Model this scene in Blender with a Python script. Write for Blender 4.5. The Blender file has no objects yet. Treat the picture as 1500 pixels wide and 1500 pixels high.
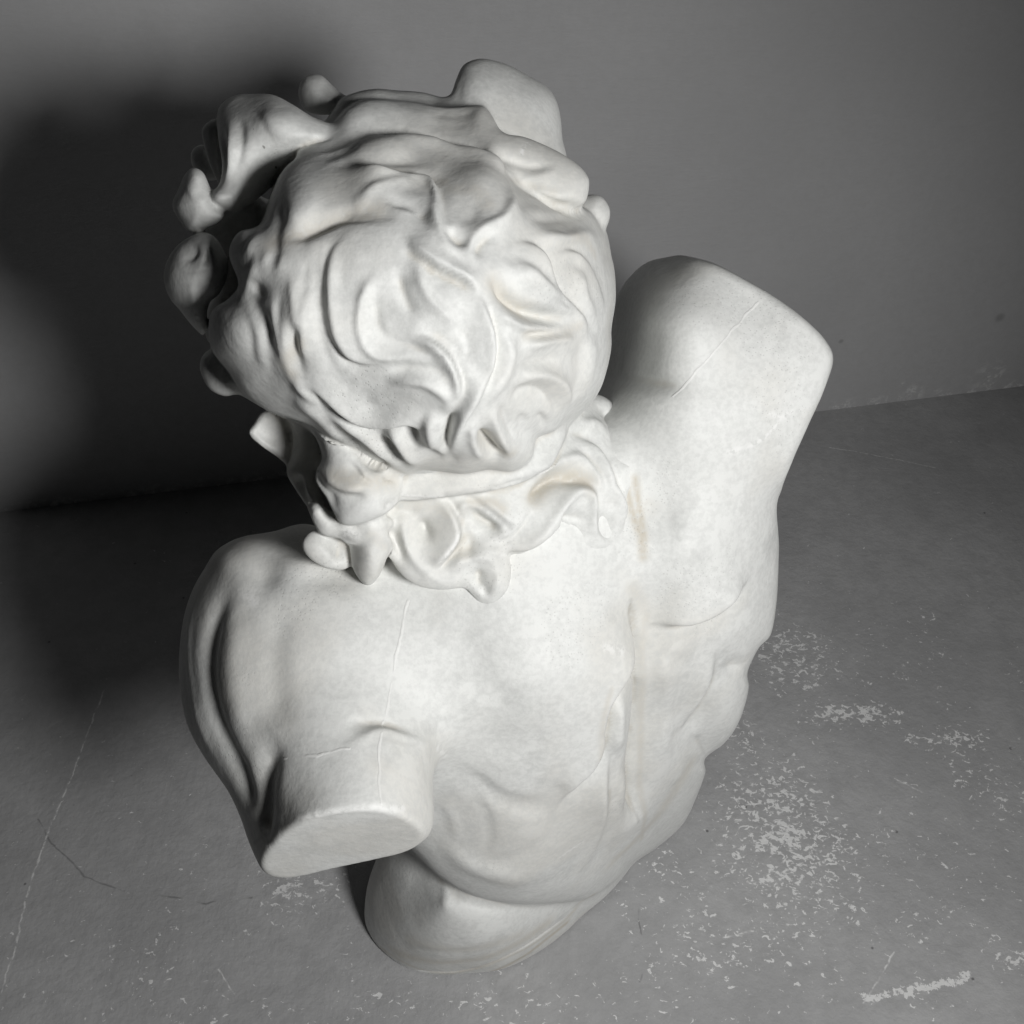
import bpy, math
import numpy as np
from mathutils import Vector
from mathutils.bvhtree import BVHTree

# ------------------------------------------------------------------ frame
# The bust is designed in a drawing frame: X right, Y down, Z away (metres),
# tilted 45 degrees over the floor, then turned upright into the room.
H = 1.45
F = 1500.0
S2 = math.sqrt(0.5)
VOX_BODY = float('0.0028')
VOX_HAIR = float('0.0020')

def to_world(P):
    P = np.asarray(P, dtype=np.float64)
    X, Y, Z = P[..., 0], P[..., 1], P[..., 2]
    return np.stack([X, S2 * Z - S2 * Y, H - S2 * Z - S2 * Y], -1)

def pt(px, py, d):
    return np.array([(px - 750) / F * d, (py - 750) / F * d, d])

# ------------------------------------------------------------------ 2-D helpers
G0, GS, GN = -60.0, 3.0, 541            # a drawing grid, 3 units a cell

def spline(pts, closed=True, n=6):
    P = np.array(pts, float)
    N = len(P)
    out = []
    rng = range(N if closed else N - 1)
    for i in rng:
        if closed:
            a, b, c, d = P[i - 1], P[i], P[(i + 1) % N], P[(i + 2) % N]
        else:
            b, c = P[i], P[i + 1]
            a = P[i - 1] if i > 0 else 2 * b - c
            d = P[i + 2] if i + 2 < N else 2 * c - b
        for t in np.arange(n) / n:
            out.append(0.5 * ((2 * b) + (c - a) * t + (2 * a - 5 * b + 4 * c - d) * t * t + (3 * b - a - 3 * c + d) * t ** 3))
    if not closed:
        out.append(P[-1])
    return np.array(out)

def poly_field(pts, smooth=True):
    """signed distance to a closed outline, negative inside, on the drawing grid"""
    P = spline(pts) if smooth else np.array(pts, float)
    P = P.astype(np.float32)
    ax = (G0 + GS * np.arange(GN)).astype(np.float32)
    X, Y = np.meshgrid(ax, ax)
    X = X.ravel(); Y = Y.ravel()
    best = np.full(X.shape, 1e9, np.float32)
    inside = np.zeros(X.shape, bool)
    for i in range(len(P)):
        a, b = P[i], P[(i + 1) % len(P)]
        e = b - a
        L = float(e @ e) + 1e-9
        t = np.clip(((X - a[0]) * e[0] + (Y - a[1]) * e[1]) / L, 0, 1)
        dx = X - a[0] - t * e[0]; dy = Y - a[1] - t * e[1]
        best = np.minimum(best, dx * dx + dy * dy)
        cond = (a[1] > Y) != (b[1] > Y)
        if abs(e[1]) > 1e-9:
            xi = a[0] + (Y - a[1]) * e[0] / e[1]
            inside ^= cond & (X < xi)
    d = np.sqrt(best)
    d[inside] *= -1
    return d.reshape(GN, GN)

def sample(field, u, v):
    x = np.clip((u - G0) / GS, 0, GN - 1.001); y = np.clip((v - G0) / GS, 0, GN - 1.001)
    i = x.astype(np.int32); j = y.astype(np.int32)
    fx = (x - i).astype(np.float32); fy = (y - j).astype(np.float32)
    f = field
    return (f[j, i] * (1 - fx) + f[j, i + 1] * fx) * (1 - fy) + (f[j + 1, i] * (1 - fx) + f[j + 1, i + 1] * fx) * fy

def depth_field(ctrl, stiff=0.0):
    """smooth surface depth through control points (thin plate)"""
    C = np.array(ctrl, float)
    xy = C[:, :2] / 500.0
    z = C[:, 2]
    n = len(C)
    ax = (G0 + GS * np.arange(GN)) / 500.0
    if n < 6:      # a plane through few points
        A = np.c_[np.ones(n), xy]
        co = np.linalg.lstsq(A, z, rcond=None)[0]
        X, Y = np.meshgrid(ax, ax)
        return (co[0] + co[1] * X + co[2] * Y).astype(np.float32)
    def phi(r2):
        return 0.5 * r2 * np.log(r2 + 1e-12)
    D = ((xy[:, None] - xy[None]) ** 2).sum(-1)
    A = np.zeros((n + 3, n + 3))
    A[:n, :n] = phi(D) + np.eye(n) * (stiff + 1e-4)
    A[:n, n] = 1; A[:n, n + 1:] = xy
    A[n, :n] = 1; A[n + 1:, :n] = xy.T
    w = np.linalg.solve(A, np.r_[z, 0, 0, 0])
    X, Y = np.meshgrid(ax, ax)
    full = w[n] + w[n + 1] * X + w[n + 2] * Y
    for i in range(n):
        full += w[i] * phi((X - xy[i, 0]) ** 2 + (Y - xy[i, 1]) ** 2)
    return np.clip(full, 0.4, 2.4).astype(np.float32)

# ------------------------------------------------------------------ volumes
def rmax(a, b, k):
    """intersection with a rounded edge of radius k"""
    u = np.maximum(a + k, 0); v = np.maximum(b + k, 0)
    return np.sqrt(u * u + v * v) + np.minimum(np.maximum(a, b) + k, 0) - k

def smin(a, b, k):
    h = np.maximum(k - np.abs(a - b), 0) / k
    return np.minimum(a, b) - h * h * k * 0.25

class Slab:
    """a solid with a drawn outline, a modelled front and a thickness"""
    def __init__(s, outline, depth, thick, k=0.05, kb=None, cuts=(), tilt=0.85, smooth=True, hard=None):
        s.sil = poly_field(outline, smooth)
        s.dep = depth if isinstance(depth, np.ndarray) else depth_field(depth)
        s.hard = (poly_field(hard[0]), hard[1]) if hard else None
        s.th, s.k, s.kb, s.cuts, s.tilt = thick, k, kb or k, cuts, tilt
        # slope correction so that the front behaves like a distance
        gy, gx = np.gradient(s.dep, GS / F)
        s.corr = (1.0 / np.sqrt(1 + np.minimum((gx ** 2 + gy ** 2) / np.maximum(s.dep, .4) ** 2, 6))).astype(np.float32)
    def __call__(s, P):
        z = P[:, 2]
        u = P[:, 0] / z * F + 750; v = P[:, 1] / z * F + 750
        e = sample(s.sil, u, v) * z / F
        D = sample(s.dep, u, v); c = sample(s.corr, u, v)
        front = (D - z) * c
        back = (z - D - s.th) * np.float32(s.tilt)
        f = rmax(e, front, s.k)
        f = rmax(f, back, s.kb)
        if s.hard: f = rmax(f, sample(s.hard[0], u, v) * z / F, s.hard[1])
        for (q, n, k) in s.cuts:
            n = np.array(n, float); n /= np.linalg.norm(n)
            f = rmax(f, (P - q) @ n, k)
        return f.astype(np.float32)

class Ell:
    def __init__(s, c, r, ax=None):
        s.c = np.array(c, float); s.r = np.array(r, float)
        s.R = np.eye(3) if ax is None else np.array(ax, float)
    def __call__(s, P):
        q = (P - s.c) @ s.R.T
        k0 = np.sqrt(((q / s.r) ** 2).sum(1)); k1 = np.sqrt(((q / s.r ** 2) ** 2).sum(1)) + 1e-9
        return (k0 * (k0 - 1) / k1).astype(np.float32)

class Tube:
    """tapered chain of balls: pts = (x, y, d, radius)"""
    def __init__(s, pts, n=4, k=0.0):
        sp = spline(pts, closed=False, n=n)
        s.C = np.array([pt(a, b, c) for a, b, c, _ in sp]); s.R = np.maximum(sp[:, 3], .002)
        s.lo = (s.C - s.R[:, None]).min(0); s.hi = (s.C + s.R[:, None]).max(0)
    def __call__(s, P):
        out = np.full(len(P), 0.08, np.float32)
        m = np.all((P > s.lo - .05) & (P < s.hi + .05), 1)
        if not m.any():
            return out
        Q = P[m]; b = np.full(len(Q), 9.0)
        for i in range(len(s.C) - 1):
            a, c = s.C[i], s.C[i + 1]; e = c - a
            t = np.clip((Q - a) @ e / (e @ e + 1e-12), 0, 1)
            b = np.minimum(b, np.linalg.norm(Q - a - t[:, None] * e, axis=1) - (s.R[i] + t * (s.R[i + 1] - s.R[i])))
        out[m] = np.minimum(b, .08)
        return out

def vnoise(P, scale, seed=0, octaves=3, rough=.5):
    """value noise in the room, 0..1"""
    rng = np.random.RandomState(seed); T = rng.rand(64, 64, 64).astype(np.float32)
    out = np.zeros(len(P)); amp = 1.; tot = 0.
    for o in range(octaves):
        q = P * scale * 2 ** o + 17.3 * (o + 1)
        i = np.floor(q).astype(int); f = q - i; f = f * f * (3 - 2 * f)
        i0 = i & 63; i1 = (i + 1) & 63
        v = 0
        for a in (0, 1):
            for b in (0, 1):
                for c in (0, 1):
                    w = (f[:, 0] if a else 1 - f[:, 0]) * (f[:, 1] if b else 1 - f[:, 1]) * (f[:, 2] if c else 1 - f[:, 2])
                    v = v + w * T[(i1 if a else i0)[:, 0], (i1 if b else i0)[:, 1], (i1 if c else i0)[:, 2]]
        out += amp * v; tot += amp; amp *= rough
    return out / tot
def sstep(x, a, b):
    t = np.clip((x - a) / (b - a), 0, 1); return t * t * (3 - 2 * t)

class Union:
    def __init__(s, items):
        s.items = items          # (volume, blend radius)
    def __call__(s, P):
        f = None
        for it, k in s.items:
            g = it(P)
            f = g if f is None else (smin(f, g, k) if k > 0 else np.minimum(f, g))
        # flat underside on the floor
        hgt = H - S2 * (P[:, 2] + P[:, 1])
        return rmax(f, (0.0015 - hgt).astype(np.float32), 0.006)

# ------------------------------------------------------------------ sparse surface nets
def mesh_volume(fn, lo, hi, h, B=8):
    lo = np.array(lo, float); hi = np.array(hi, float)
    nb = np.ceil((hi - lo) / (h * B)).astype(int)
    gi = np.stack(np.meshgrid(*[np.arange(n) for n in nb], indexing='ij'), -1).reshape(-1, 3)
    cen = lo + (gi + 0.5) * B * h
    vals = np.concatenate([fn(cen[i:i + 300000]) for i in range(0, len(cen), 300000)])
    act = gi[np.abs(vals) < B * h * 2.1]
    o = np.stack(np.meshgrid(*[np.arange(B + 1)] * 3, indexing='ij'), -1).reshape(-1, 3)
    V, K, Q = [], [], []
    N = nb * B + 2
    def key(c):
        return (c[..., 0].astype(np.int64) * N[1] + c[..., 1]) * N[2] + c[..., 2]
    CH = 900
    qs = []
    for s0 in range(0, len(act), CH):
        bl = act[s0:s0 + CH]
        idx = bl[:, None] * B + o[None]
        P = lo + idx.reshape(-1, 3) * h
        f = fn(P).reshape(len(bl), B + 1, B + 1, B + 1)
        f = np.where(f == 0, 1e-7, f)
        sg = f < 0
        c8 = [sg[:, i:i + B, j:j + B, k:k + B] for i in (0, 1) for j in (0, 1) for k in (0, 1)]
        s = sum(c.astype(np.int8) for c in c8)
        cell = (s > 0) & (s < 8)
        b_, i_, j_, k_ = np.nonzero(cell)
        if len(b_) == 0:
            continue
        acc = np.zeros((len(b_), 3)); cnt = np.zeros(len(b_))
        cor = [(i, j, k) for i in (0, 1) for j in (0, 1) for k in (0, 1)]
        fv = {c: f[b_, i_ + c[0], j_ + c[1], k_ + c[2]] for c in cor}
        for c in cor:
            for a in range(3):
                if c[a] == 0:
                    d = list(c); d[a] = 1; d = tuple(d)
                    f0, f1 = fv[c], fv[d]
                    m = (f0 < 0) != (f1 < 0)
                    t = np.where(m, f0 / np.where(m, f0 - f1, 1), 0)
                    p = np.tile(np.array(c, float), (len(b_), 1)); p[:, a] += t
                    acc[m] += p[m]; cnt[m] += 1
        cidx = bl[b_] * B + np.stack([i_, j_, k_], 1)
        V.append(lo + (cidx + acc / cnt[:, None]) * h); K.append(key(cidx))
        for a in range(3):
            sl0 = [slice(0, B)] * 3; sl1 = [slice(0, B)] * 3; sl1[a] = slice(1, B + 1)
            A = sg[(slice(None),) + tuple(sl0)]; Bq = sg[(slice(None),) + tuple(sl1)]
            b2, i2, j2, k2 = np.nonzero(A != Bq)
            base = bl[b2] * B + np.stack([i2, j2, k2], 1)
            u, v = [x for x in range(3) if x != a]
            eu = np.zeros(3, int); eu[u] = 1; ev = np.zeros(3, int); ev[v] = 1
            q = np.stack([key(base - eu - ev), key(base - ev), key(base), key(base - eu)], 1)
            flip = A[b2, i2, j2, k2] != (a == 1)
            q[~flip] = q[~flip][:, ::-1]
            qs.append(q)
    V = np.concatenate(V); K = np.concatenate(K); Q = np.concatenate(qs)
    od = np.argsort(K); V = V[od]; K = K[od]
    loc = np.searchsorted(K, Q); loc = np.minimum(loc, len(K) - 1)
    ok = (K[loc] == Q).all(1)
    Qf = loc[ok]
    return V, Qf

def relax(V, Q, it=2, lam=0.5):
    E = np.concatenate([Q[:, [0, 1]], Q[:, [1, 2]], Q[:, [2, 3]], Q[:, [3, 0]]])
    E = np.concatenate([E, E[:, ::-1]])
    n = len(V)
    deg = np.maximum(np.bincount(E[:, 0], minlength=n), 1)[:, None]
    for t in range(it):
        for l in (lam, -lam * 1.04):
            A = np.stack([np.bincount(E[:, 0], weights=V[E[:, 1], c], minlength=n) for c in range(3)], 1) / deg
            V = V + l * (A - V)
    return V

def vnormals(V, Q):
    n = np.cross(V[Q[:, 2]] - V[Q[:, 0]], V[Q[:, 3]] - V[Q[:, 1]])
    N = np.zeros_like(V)
    for c in range(3):
        w = n[:, c]
        N[:, c] = sum(np.bincount(Q[:, k], weights=w, minlength=len(V)) for k in range(4))
    return N / (np.linalg.norm(N, axis=1, keepdims=True) + 1e-12)

# ------------------------------------------------------------------ relief by diffused edges
class Relief:
    """lines carry a height on each side; the surface between them relaxes like a skin"""
    def __init__(s, x0, y0, x1, y1, cell=1.5):
        s.x0, s.y0, s.c = x0, y0, cell
        s.w, s.h = int((x1 - x0) / cell), int((y1 - y0) / cell)
        s.val = np.zeros((s.h, s.w)); s.wt = np.zeros((s.h, s.w)); s.dirt = np.zeros((s.h, s.w))
    def add(s, pts, kind, h, w, w2=None, taper=(.25, .25), dirt=0., px_mm=1.75):
        P = spline(pts, closed=False, n=6)
        W = max(w * px_mm * .55, 2.0) if kind != 'step' else 3.6
        R = max(W, 5) + 2
        i0 = max(int((P[:, 0].min() - R - s.x0) / s.c), 0); i1 = min(int((P[:, 0].max() + R - s.x0) / s.c) + 2, s.w)
        j0 = max(int((P[:, 1].min() - R - s.y0) / s.c), 0); j1 = min(int((P[:, 1].max() + R - s.y0) / s.c) + 2, s.h)
        if i1 <= i0 or j1 <= j0: return
        X, Y = np.meshgrid(s.x0 + s.c * np.arange(i0, i1), s.y0 + s.c * np.arange(j0, j1))
        L = np.r_[0, np.cumsum(np.linalg.norm(np.diff(P, axis=0), axis=1))]
        bd = np.full(X.shape, 1e9); sg = np.zeros(X.shape); arc = np.zeros(X.shape); end = np.zeros(X.shape, bool)
        for i in range(len(P) - 1):
            a = P[i]; e = P[i + 1] - a; l2 = e @ e + 1e-9
            t0 = ((X - a[0]) * e[0] + (Y - a[1]) * e[1]) / l2; t = np.clip(t0, 0, 1)
            dx = X - a[0] - t * e[0]; dy = Y - a[1] - t * e[1]; d = np.hypot(dx, dy)
            m = d < bd
            bd[m] = d[m]; sg[m] = np.sign(e[0] * dy - e[1] * dx)[m]; arc[m] = (L[i] + t * (L[i + 1] - L[i]))[m]
            end[m] = (((t0 < 0) & (i == 0)) | ((t0 > 1) & (i == len(P) - 2)))[m]
        a = arc / L[-1]
        env = np.ones_like(a)
        if taper[0] > 0: env *= sstep(a, 0, min(taper[0] + .08, .5))
        if taper[1] > 0: env *= sstep(1 - a, 0, min(taper[1] + .08, .5))
        ins = (bd < W) & ~end
        if kind == 'ridge': v = h * (1 - .8 * (bd / W) ** 2)
        elif kind == 'groove': v = -h * (1 - .8 * (bd / W) ** 2)
        else:
            v = h * (.135 + .585 * np.tanh(sg * bd / 1.4))
        k = (4.0 if kind == 'step' else 1.2) * ins * (1 if kind != 'step' else sstep(bd, .2, 1.8) + .05) * (.15 + .85 * env)
        V = s.val[j0:j1, i0:i1]; T = s.wt[j0:j1, i0:i1]
        V += k * v * env; T += k
        if dirt > 0:
            Dm = s.dirt[j0:j1, i0:i1]
            np.maximum(Dm, dirt * env * np.exp(-(bd / 2.4) ** 2) * ~end, out=Dm)
    def spot(s, px, py, rx, ry, h, ang=0):
        c = math.cos(math.radians(ang)); sn = math.sin(math.radians(ang))
        X, Y = np.meshgrid(s.x0 + s.c * np.arange(s.w) - px, s.y0 + s.c * np.arange(s.h) - py)
        q = ((X * c + Y * sn) / rx) ** 2 + ((-X * sn + Y * c) / ry) ** 2
        k = .25 * (q < .6)
        s.val += k * h * (1 - .5 * q); s.wt += k
    def solve(s, reach=30., blur=2):
        def down(a): return a[:a.shape[0] // 2 * 2, :a.shape[1] // 2 * 2].reshape(a.shape[0] // 2, 2, a.shape[1] // 2, 2).mean((1, 3))
        lv = [(s.val, s.wt, s.c)]
        while min(lv[-1][0].shape) > 24:
            v, w, c = lv[-1]; lv.append((down(v) * 4, down(w) * 4, c * 2))
        Hh = np.zeros_like(lv[-1][0])
        for v, w, c in lv[::-1]:
            if Hh.shape != v.shape:
                Hh = np.repeat(np.repeat(Hh, 2, 0), 2, 1)
                Hh = np.pad(Hh, ((0, v.shape[0] - Hh.shape[0]), (0, v.shape[1] - Hh.shape[1])), 'edge')
            lam = (c / reach) ** 2
            for it in range(50):
                p = np.pad(Hh, 1, 'edge')
                nb = p[:-2, 1:-1] + p[2:, 1:-1] + p[1:-1, :-2] + p[1:-1, 2:]
                Hh = (nb + v) / (4 + w + lam)
        k = np.array([1, 4, 6, 4, 1]) / 16.
        for _ in range(blur):
            Hh = sum(k[i] * np.roll(Hh, i - 2, 0) for i in range(5)); Hh = sum(k[i] * np.roll(Hh, i - 2, 1) for i in range(5))
        s.H = Hh
        return Hh
    def at(s, arr, u, v):
        x = np.clip((u - s.x0) / s.c, 0, s.w - 1.001); y = np.clip((v - s.y0) / s.c, 0, s.h - 1.001)
        i = x.astype(int); j = y.astype(int); fx = x - i; fy = y - j
        ok = (u > s.x0) & (u < s.x0 + s.c * s.w) & (v > s.y0) & (v < s.y0 + s.c * s.h)
        return ok * ((arr[j, i] * (1 - fx) + arr[j, i + 1] * fx) * (1 - fy) + (arr[j + 1, i] * (1 - fx) + arr[j + 1, i + 1] * fx) * fy)

# ------------------------------------------------------------------ modelling strokes on a surface
class Carver:
    def __init__(s, V, Q, N=None):
        s.V, s.Q = V, Q
        s.N = vnormals(V, Q)
        s.bvh = BVHTree.FromPolygons(V.tolist(), Q.tolist())
        s.disp = np.zeros(len(V))
        s.stain = np.zeros(len(V)); s.dark = np.zeros(len(V))
        s.u = V[:, 0] / V[:, 2] * F + 750; s.v = V[:, 1] / V[:, 2] * F + 750
        s.front = (s.N * V).sum(1) < 0.25 * np.linalg.norm(V, axis=1)
    def hit(s, px, py):
        d = Vector(((px - 750) / F, (py - 750) / F, 1)).normalized()
        r = s.bvh.ray_cast(Vector((0, 0, 0)), d)
        return (np.array(r[0]), np.array(r[1])) if r[0] is not None else None
    def _lateral(s, pts, reach, n=5):
        sp = spline(pts, closed=False, n=n)
        C = []; lastd = None
        for a, b in sp:
            r = s.hit(a, b)
            if r is None: continue
            if lastd is not None and abs(r[0][2] - lastd) > .09: continue
            lastd = r[0][2]
            C.append((r[0][0], r[0][1], r[0][2]))
        if len(C) < 2: return None
        C = np.array(C)
        if len(C) > 4:
            for _ in range(2): C[1:-1] = .25 * C[:-2] + .5 * C[1:-1] + .25 * C[2:]
        L = np.r_[0, np.cumsum(np.linalg.norm(np.diff(C, axis=0), axis=1))]
        lo, hi = C.min(0) - reach, C.max(0) + reach
        idx = np.nonzero(np.all((s.V > lo) & (s.V < hi), 1) & s.front)[0]
        if len(idx) == 0: return None
        P = s.V[idx]
        bd = np.full(len(idx), 1e9); lat = np.zeros(len(idx)); arc = np.zeros(len(idx))
        over = np.zeros(len(idx))
        for i in range(len(C) - 1):
            a, e = C[i], C[i + 1] - C[i]
            l2 = e @ e + 1e-12
            t0 = (P - a) @ e / l2
            t = np.clip(t0, 0, 1)
            q = P - a - t[:, None] * e
            d = np.linalg.norm(q, axis=1)
            view = a / np.linalg.norm(a)
            side = np.cross(view, e / math.sqrt(l2))    # to the right of the stroke's travel, seen from the front
            m = d < bd
            bd[m] = d[m]; lat[m] = np.sign(q[m] @ side) * d[m]; arc[m] = L[i] + t[m] * (L[i + 1] - L[i])
        return idx, lat, arc / L[-1], L[-1]
    def stroke(s, pts, kind, h, w, w2=None, taper=(0.25, 0.25), dirt=0.0, soft=1.6):
        """h mm high, w mm half width; 'ridge','groove','step' (right side raised)"""
        h = h / 1000.; w = w / 1000.; w2 = (w2 or 6) / 1000.
        reach = 3.2 * max(w, w2 if kind == 'step' else 0)
        r = s._lateral(pts, reach)
        if r is None: return
        idx, t, a, L = r
        env = np.ones(len(a))
        if taper[0] > 0: env *= sstep(a, 0, min(max(taper[0], .8 * w / L), .48)) ** .8
        if taper[1] > 0: env *= sstep(1 - a, 0, min(max(taper[1], .8 * w / L), .48)) ** .8
        if kind == 'ridge':
            f = h * np.exp(-(t / w) ** 2)
        elif kind == 'groove':
            f = -h * np.exp(-(t / w) ** 2)
        else:                       # step
            sm = 0.5 + 0.5 * np.tanh(t / (soft / 1000))
            f = h * (sm * np.exp(-np.maximum(t, 0) ** 2 / w ** 2) - 0.35 * (1 - sm) * np.exp(-np.minimum(t, 0) ** 2 / w2 ** 2))
        # end caps fall off
        s.disp[idx] += f * env
        if dirt > 0:
            s.dark[idx] = np.maximum(s.dark[idx], dirt * env * np.exp(-(t / max(0.0022, .3 * min(w, .004))) ** 2))
    def blob(s, px, py, rx, ry, h, ang=0):
        """soft swelling (h>0) or hollow, radii in drawing units, h mm"""
        r = s.hit(px, py)
        if r is None: return
        c = math.cos(math.radians(ang)); sn = math.sin(math.radians(ang))
        du = s.u - px; dv = s.v - py
        a = (du * c + dv * sn) / rx; b = (-du * sn + dv * c) / ry
        q = a * a + b * b
        m = (q < 6) & s.front & (np.abs(s.V[:, 2] - r[0][2]) < .14)
        s.disp[m] += h / 1000. * np.exp(-q[m])
    def mark(s, arr, pts, w, amt):
        """colour wear or crease shade: a stain, scratch or dark stroke along a line; width mm"""
        r = s._lateral(pts, w * .003)
        if r is None: return
        idx, t, a, L = r
        arr[idx] = np.maximum(arr[idx], amt * np.exp(-(t / (w / 1000.)) ** 2))
    def finish(s, it=1):
        d = s.disp
        s.V = s.V + s.N * d[:, None]
        s.V = relax(s.V, s.Q, it, .4)
        return s.V

exec_parts = {}
# ------------------------------------------------------------------ the torso
TORSO_OUT = [(905, 430), (925, 400), (950, 381), (985, 373), (1040, 384), (1090, 409), (1140, 439), (1185, 474),
    (1209, 499), (1220, 524), (1211, 560), (1184, 620), (1158, 680), (1142, 730), (1143, 800), (1140, 880),
    (1131, 930), (1113, 950), (1097, 985), (1098, 1010), (1082, 1060), (1062, 1090), (1034, 1112), (1035, 1132), (1021, 1170),
    (1000, 1210), (962, 1243), (926, 1265), (905, 1290), (862, 1318), (800, 1326), (745, 1325), (690, 1313), (645, 1287), (612, 1255),
    (585, 1222), (560, 1150), (480, 1000), (440, 850), (600, 700), (850, 600), (885, 500)]
TORSO_D = [(450, 850, .97), (600, 880, .95), (700, 900, .945), (800, 900, .955), (890, 900, .985), (935, 900, 1.015),
    (600, 1000, .95), (700, 1000, .955), (800, 1000, .965), (880, 1010, 1.005), (945, 1010, 1.045),
    (650, 1100, 1.00), (750, 1100, 1.00), (840, 1100, 1.03), (940, 1100, 1.12),
    (650, 1200, 1.075), (750, 1200, 1.06), (850, 1200, 1.12), (930, 1200, 1.21),
    (700, 1290, 1.14), (800, 1290, 1.17), (880, 1270, 1.27),
    (1000, 650, .97), (1060, 560, .968), (1000, 450, .975), (1100, 450, .985), (1180, 530, .985), (905, 470, 1.10), (945, 470, 1.015), (905, 540, 1.07), (950, 395, 1.045), (950, 560, .995),
    (1000, 800, .995), (1090, 750, 1.02), (1080, 880, 1.06), (1000, 900, 1.03), (1120, 850, 1.09), (1050, 1000, 1.13),
    (1000, 1050, 1.16), (1060, 1070, 1.2), (1000, 1150, 1.27), (960, 1220, 1.36), (850, 700, .97), (700, 700, .97), (950, 740, 1.0)]
SHO_OUT = [(600, 850), (520, 800), (455, 768), (400, 778), (342, 792), (303, 830), (276, 880), (264, 940), (263, 1000), (274, 1060),
    (300, 1110), (332, 1155), (352, 1195), (368, 1242), (392, 1282), (440, 1300), (500, 1292), (560, 1266), (612, 1238), (634, 1208), (635, 1130), (660, 1090), (720, 1040),
    (760, 980), (700, 900)]
SHO_D = [(300, 860, .97), (350, 850, .955), (270, 1000, .965), (350, 900, .945), (450, 880, .935), (550, 900, .935), (650, 950, .95), (700, 960, .975),
    (330, 1000, .93), (450, 1000, .905), (550, 1000, .915), (640, 1050, .94), (380, 1100, .90), (450, 1100, .875), (550, 1100, .875), (630, 1110, .895),
    (380, 1200, .885), (450, 1200, .84), (500, 1200, .83), (560, 1200, .835), (625, 1190, .865), (480, 1300, .80)]
BASE_OUT = [(640, 1180), (590, 1210), (560, 1242), (540, 1290), (534, 1340), (544, 1380), (568, 1414), (602, 1436), (650, 1443), (700, 1441),
    (745, 1430), (800, 1398), (835, 1366), (852, 1345), (892, 1310), (926, 1265), (980, 1200), (900, 1100), (750, 1100)]
BASE_D = [(560, 1330, 1.36), (610, 1290, 1.30), (640, 1340, 1.265), (700, 1360, 1.265), (760, 1340, 1.29), (580, 1400, 1.375), (640, 1410, 1.335), (700, 1410, 1.335),
    (690, 1440, 1.40), (620, 1440, 1.40), (800, 1370, 1.37), (840, 1330, 1.385), (880, 1290, 1.41), (640, 1230, 1.29), (760, 1250, 1.30), (900, 1250, 1.42)]

def swell(out, lo, hi, push, cx=1040, cy=560):
    o = []
    for (x, y) in out:
        if lo[0] <= x <= hi[0] and lo[1] <= y <= hi[1]:
            l = math.hypot(x - cx, y - cy); x += (x - cx) / l * push; y += (y - cy) / l * push
        o.append((x, y))
    return o
torso = Slab(swell(TORSO_OUT, (1020, 370), (1225, 700), 46), TORSO_D, 0.30, k=0.038, kb=0.06, hard=(TORSO_OUT, .007))
Ptop = pt(520, 1181, .83)
shoulder = Slab(SHO_OUT, SHO_D, 0.17, k=0.05, kb=0.07, cuts=[(Ptop, (.10, .79, -.61), .0035)])
base = Slab(BASE_OUT, BASE_D, 0.40, k=0.05, kb=0.05)

def W2C(x, y, z):       # room point -> drawing frame
    b = H - z
    return np.array([x, S2 * (b - y), S2 * (y + b)])
AXW = np.array([[1, 0, 0], [0, -S2, S2], [0, -S2, -S2]])     # rows: room axes in the drawing frame
def well(x, y, z, rx, ry, rz):
    return Ell(W2C(x, y, z), (rx, ry, rz), AXW)

body = Union([
    (torso, 0), (shoulder, 0.03), (base, 0.012),
    (well(.045, .82, .16, .175, .15, .34), .03),     # waist, far side
    (well(.05, .86, .50, .19, .15, .24), .04),       # chest, far side
    (well(-.03, .80, .80, .075, .085, .18), .04),    # neck
])

# ------------------------------------------------------------------ the hair
CROWN_OUT = [(336, 372), (350, 340), (385, 330), (398, 290), (412, 254), (440, 230), (500, 212), (520, 200), (560, 190), (610, 192), (660, 201),
    (705, 216), (735, 238), (760, 275), (800, 292), (840, 300), (868, 312), (882, 340), (887, 375), (893, 400), (896, 440), (890, 480), (891, 510),
    (880, 555), (862, 585), (835, 605), (812, 630), (786, 642), (778, 672), (752, 690), (715, 688), (680, 694), (655, 692), (620, 690), (590, 698),
    (560, 690), (530, 672), (500, 650), (480, 640), (455, 622), (425, 612), (390, 600), (355, 575), (335, 545), (312, 515), (306, 485), (312, 455), (335, 438), (350, 415)]
CROWN_D = [(600, 400, .722), (560, 330, .728), (500, 420, .725), (680, 400, .728), (600, 480, .727), (600, 560, .745), (700, 300, .75), (560, 240, .77), (640, 215, .82), (450, 260, .765),
    (430, 350, .732), (380, 420, .742), (340, 480, .765), (420, 480, .73), (820, 350, .80), (870, 350, .85), (720, 240, .785), (690, 260, .765), (850, 312, .845), (870, 440, .84), (790, 440, .765), (700, 500, .738), (700, 580, .75),
    (800, 560, .80), (850, 560, .845), (780, 640, .83), (650, 640, .785), (650, 685, .82), (520, 600, .785), (450, 580, .775), (400, 570, .79), (550, 670, .83)]
NAPE_OUT = [(850, 580), (874, 578), (898, 590), (922, 612), (938, 648), (931, 690), (920, 720), (914, 745), (915, 775), (902, 797), (880, 808), (856, 808),
    (838, 792), (826, 768), (815, 765), (805, 782), (788, 800), (765, 811), (748, 814), (749, 838), (742, 864), (724, 884), (704, 884), (692, 872), (682, 862),
    (664, 862), (640, 862), (612, 856), (590, 842), (574, 820), (562, 795), (552, 772), (480, 720), (520, 640), (700, 600)]
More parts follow.
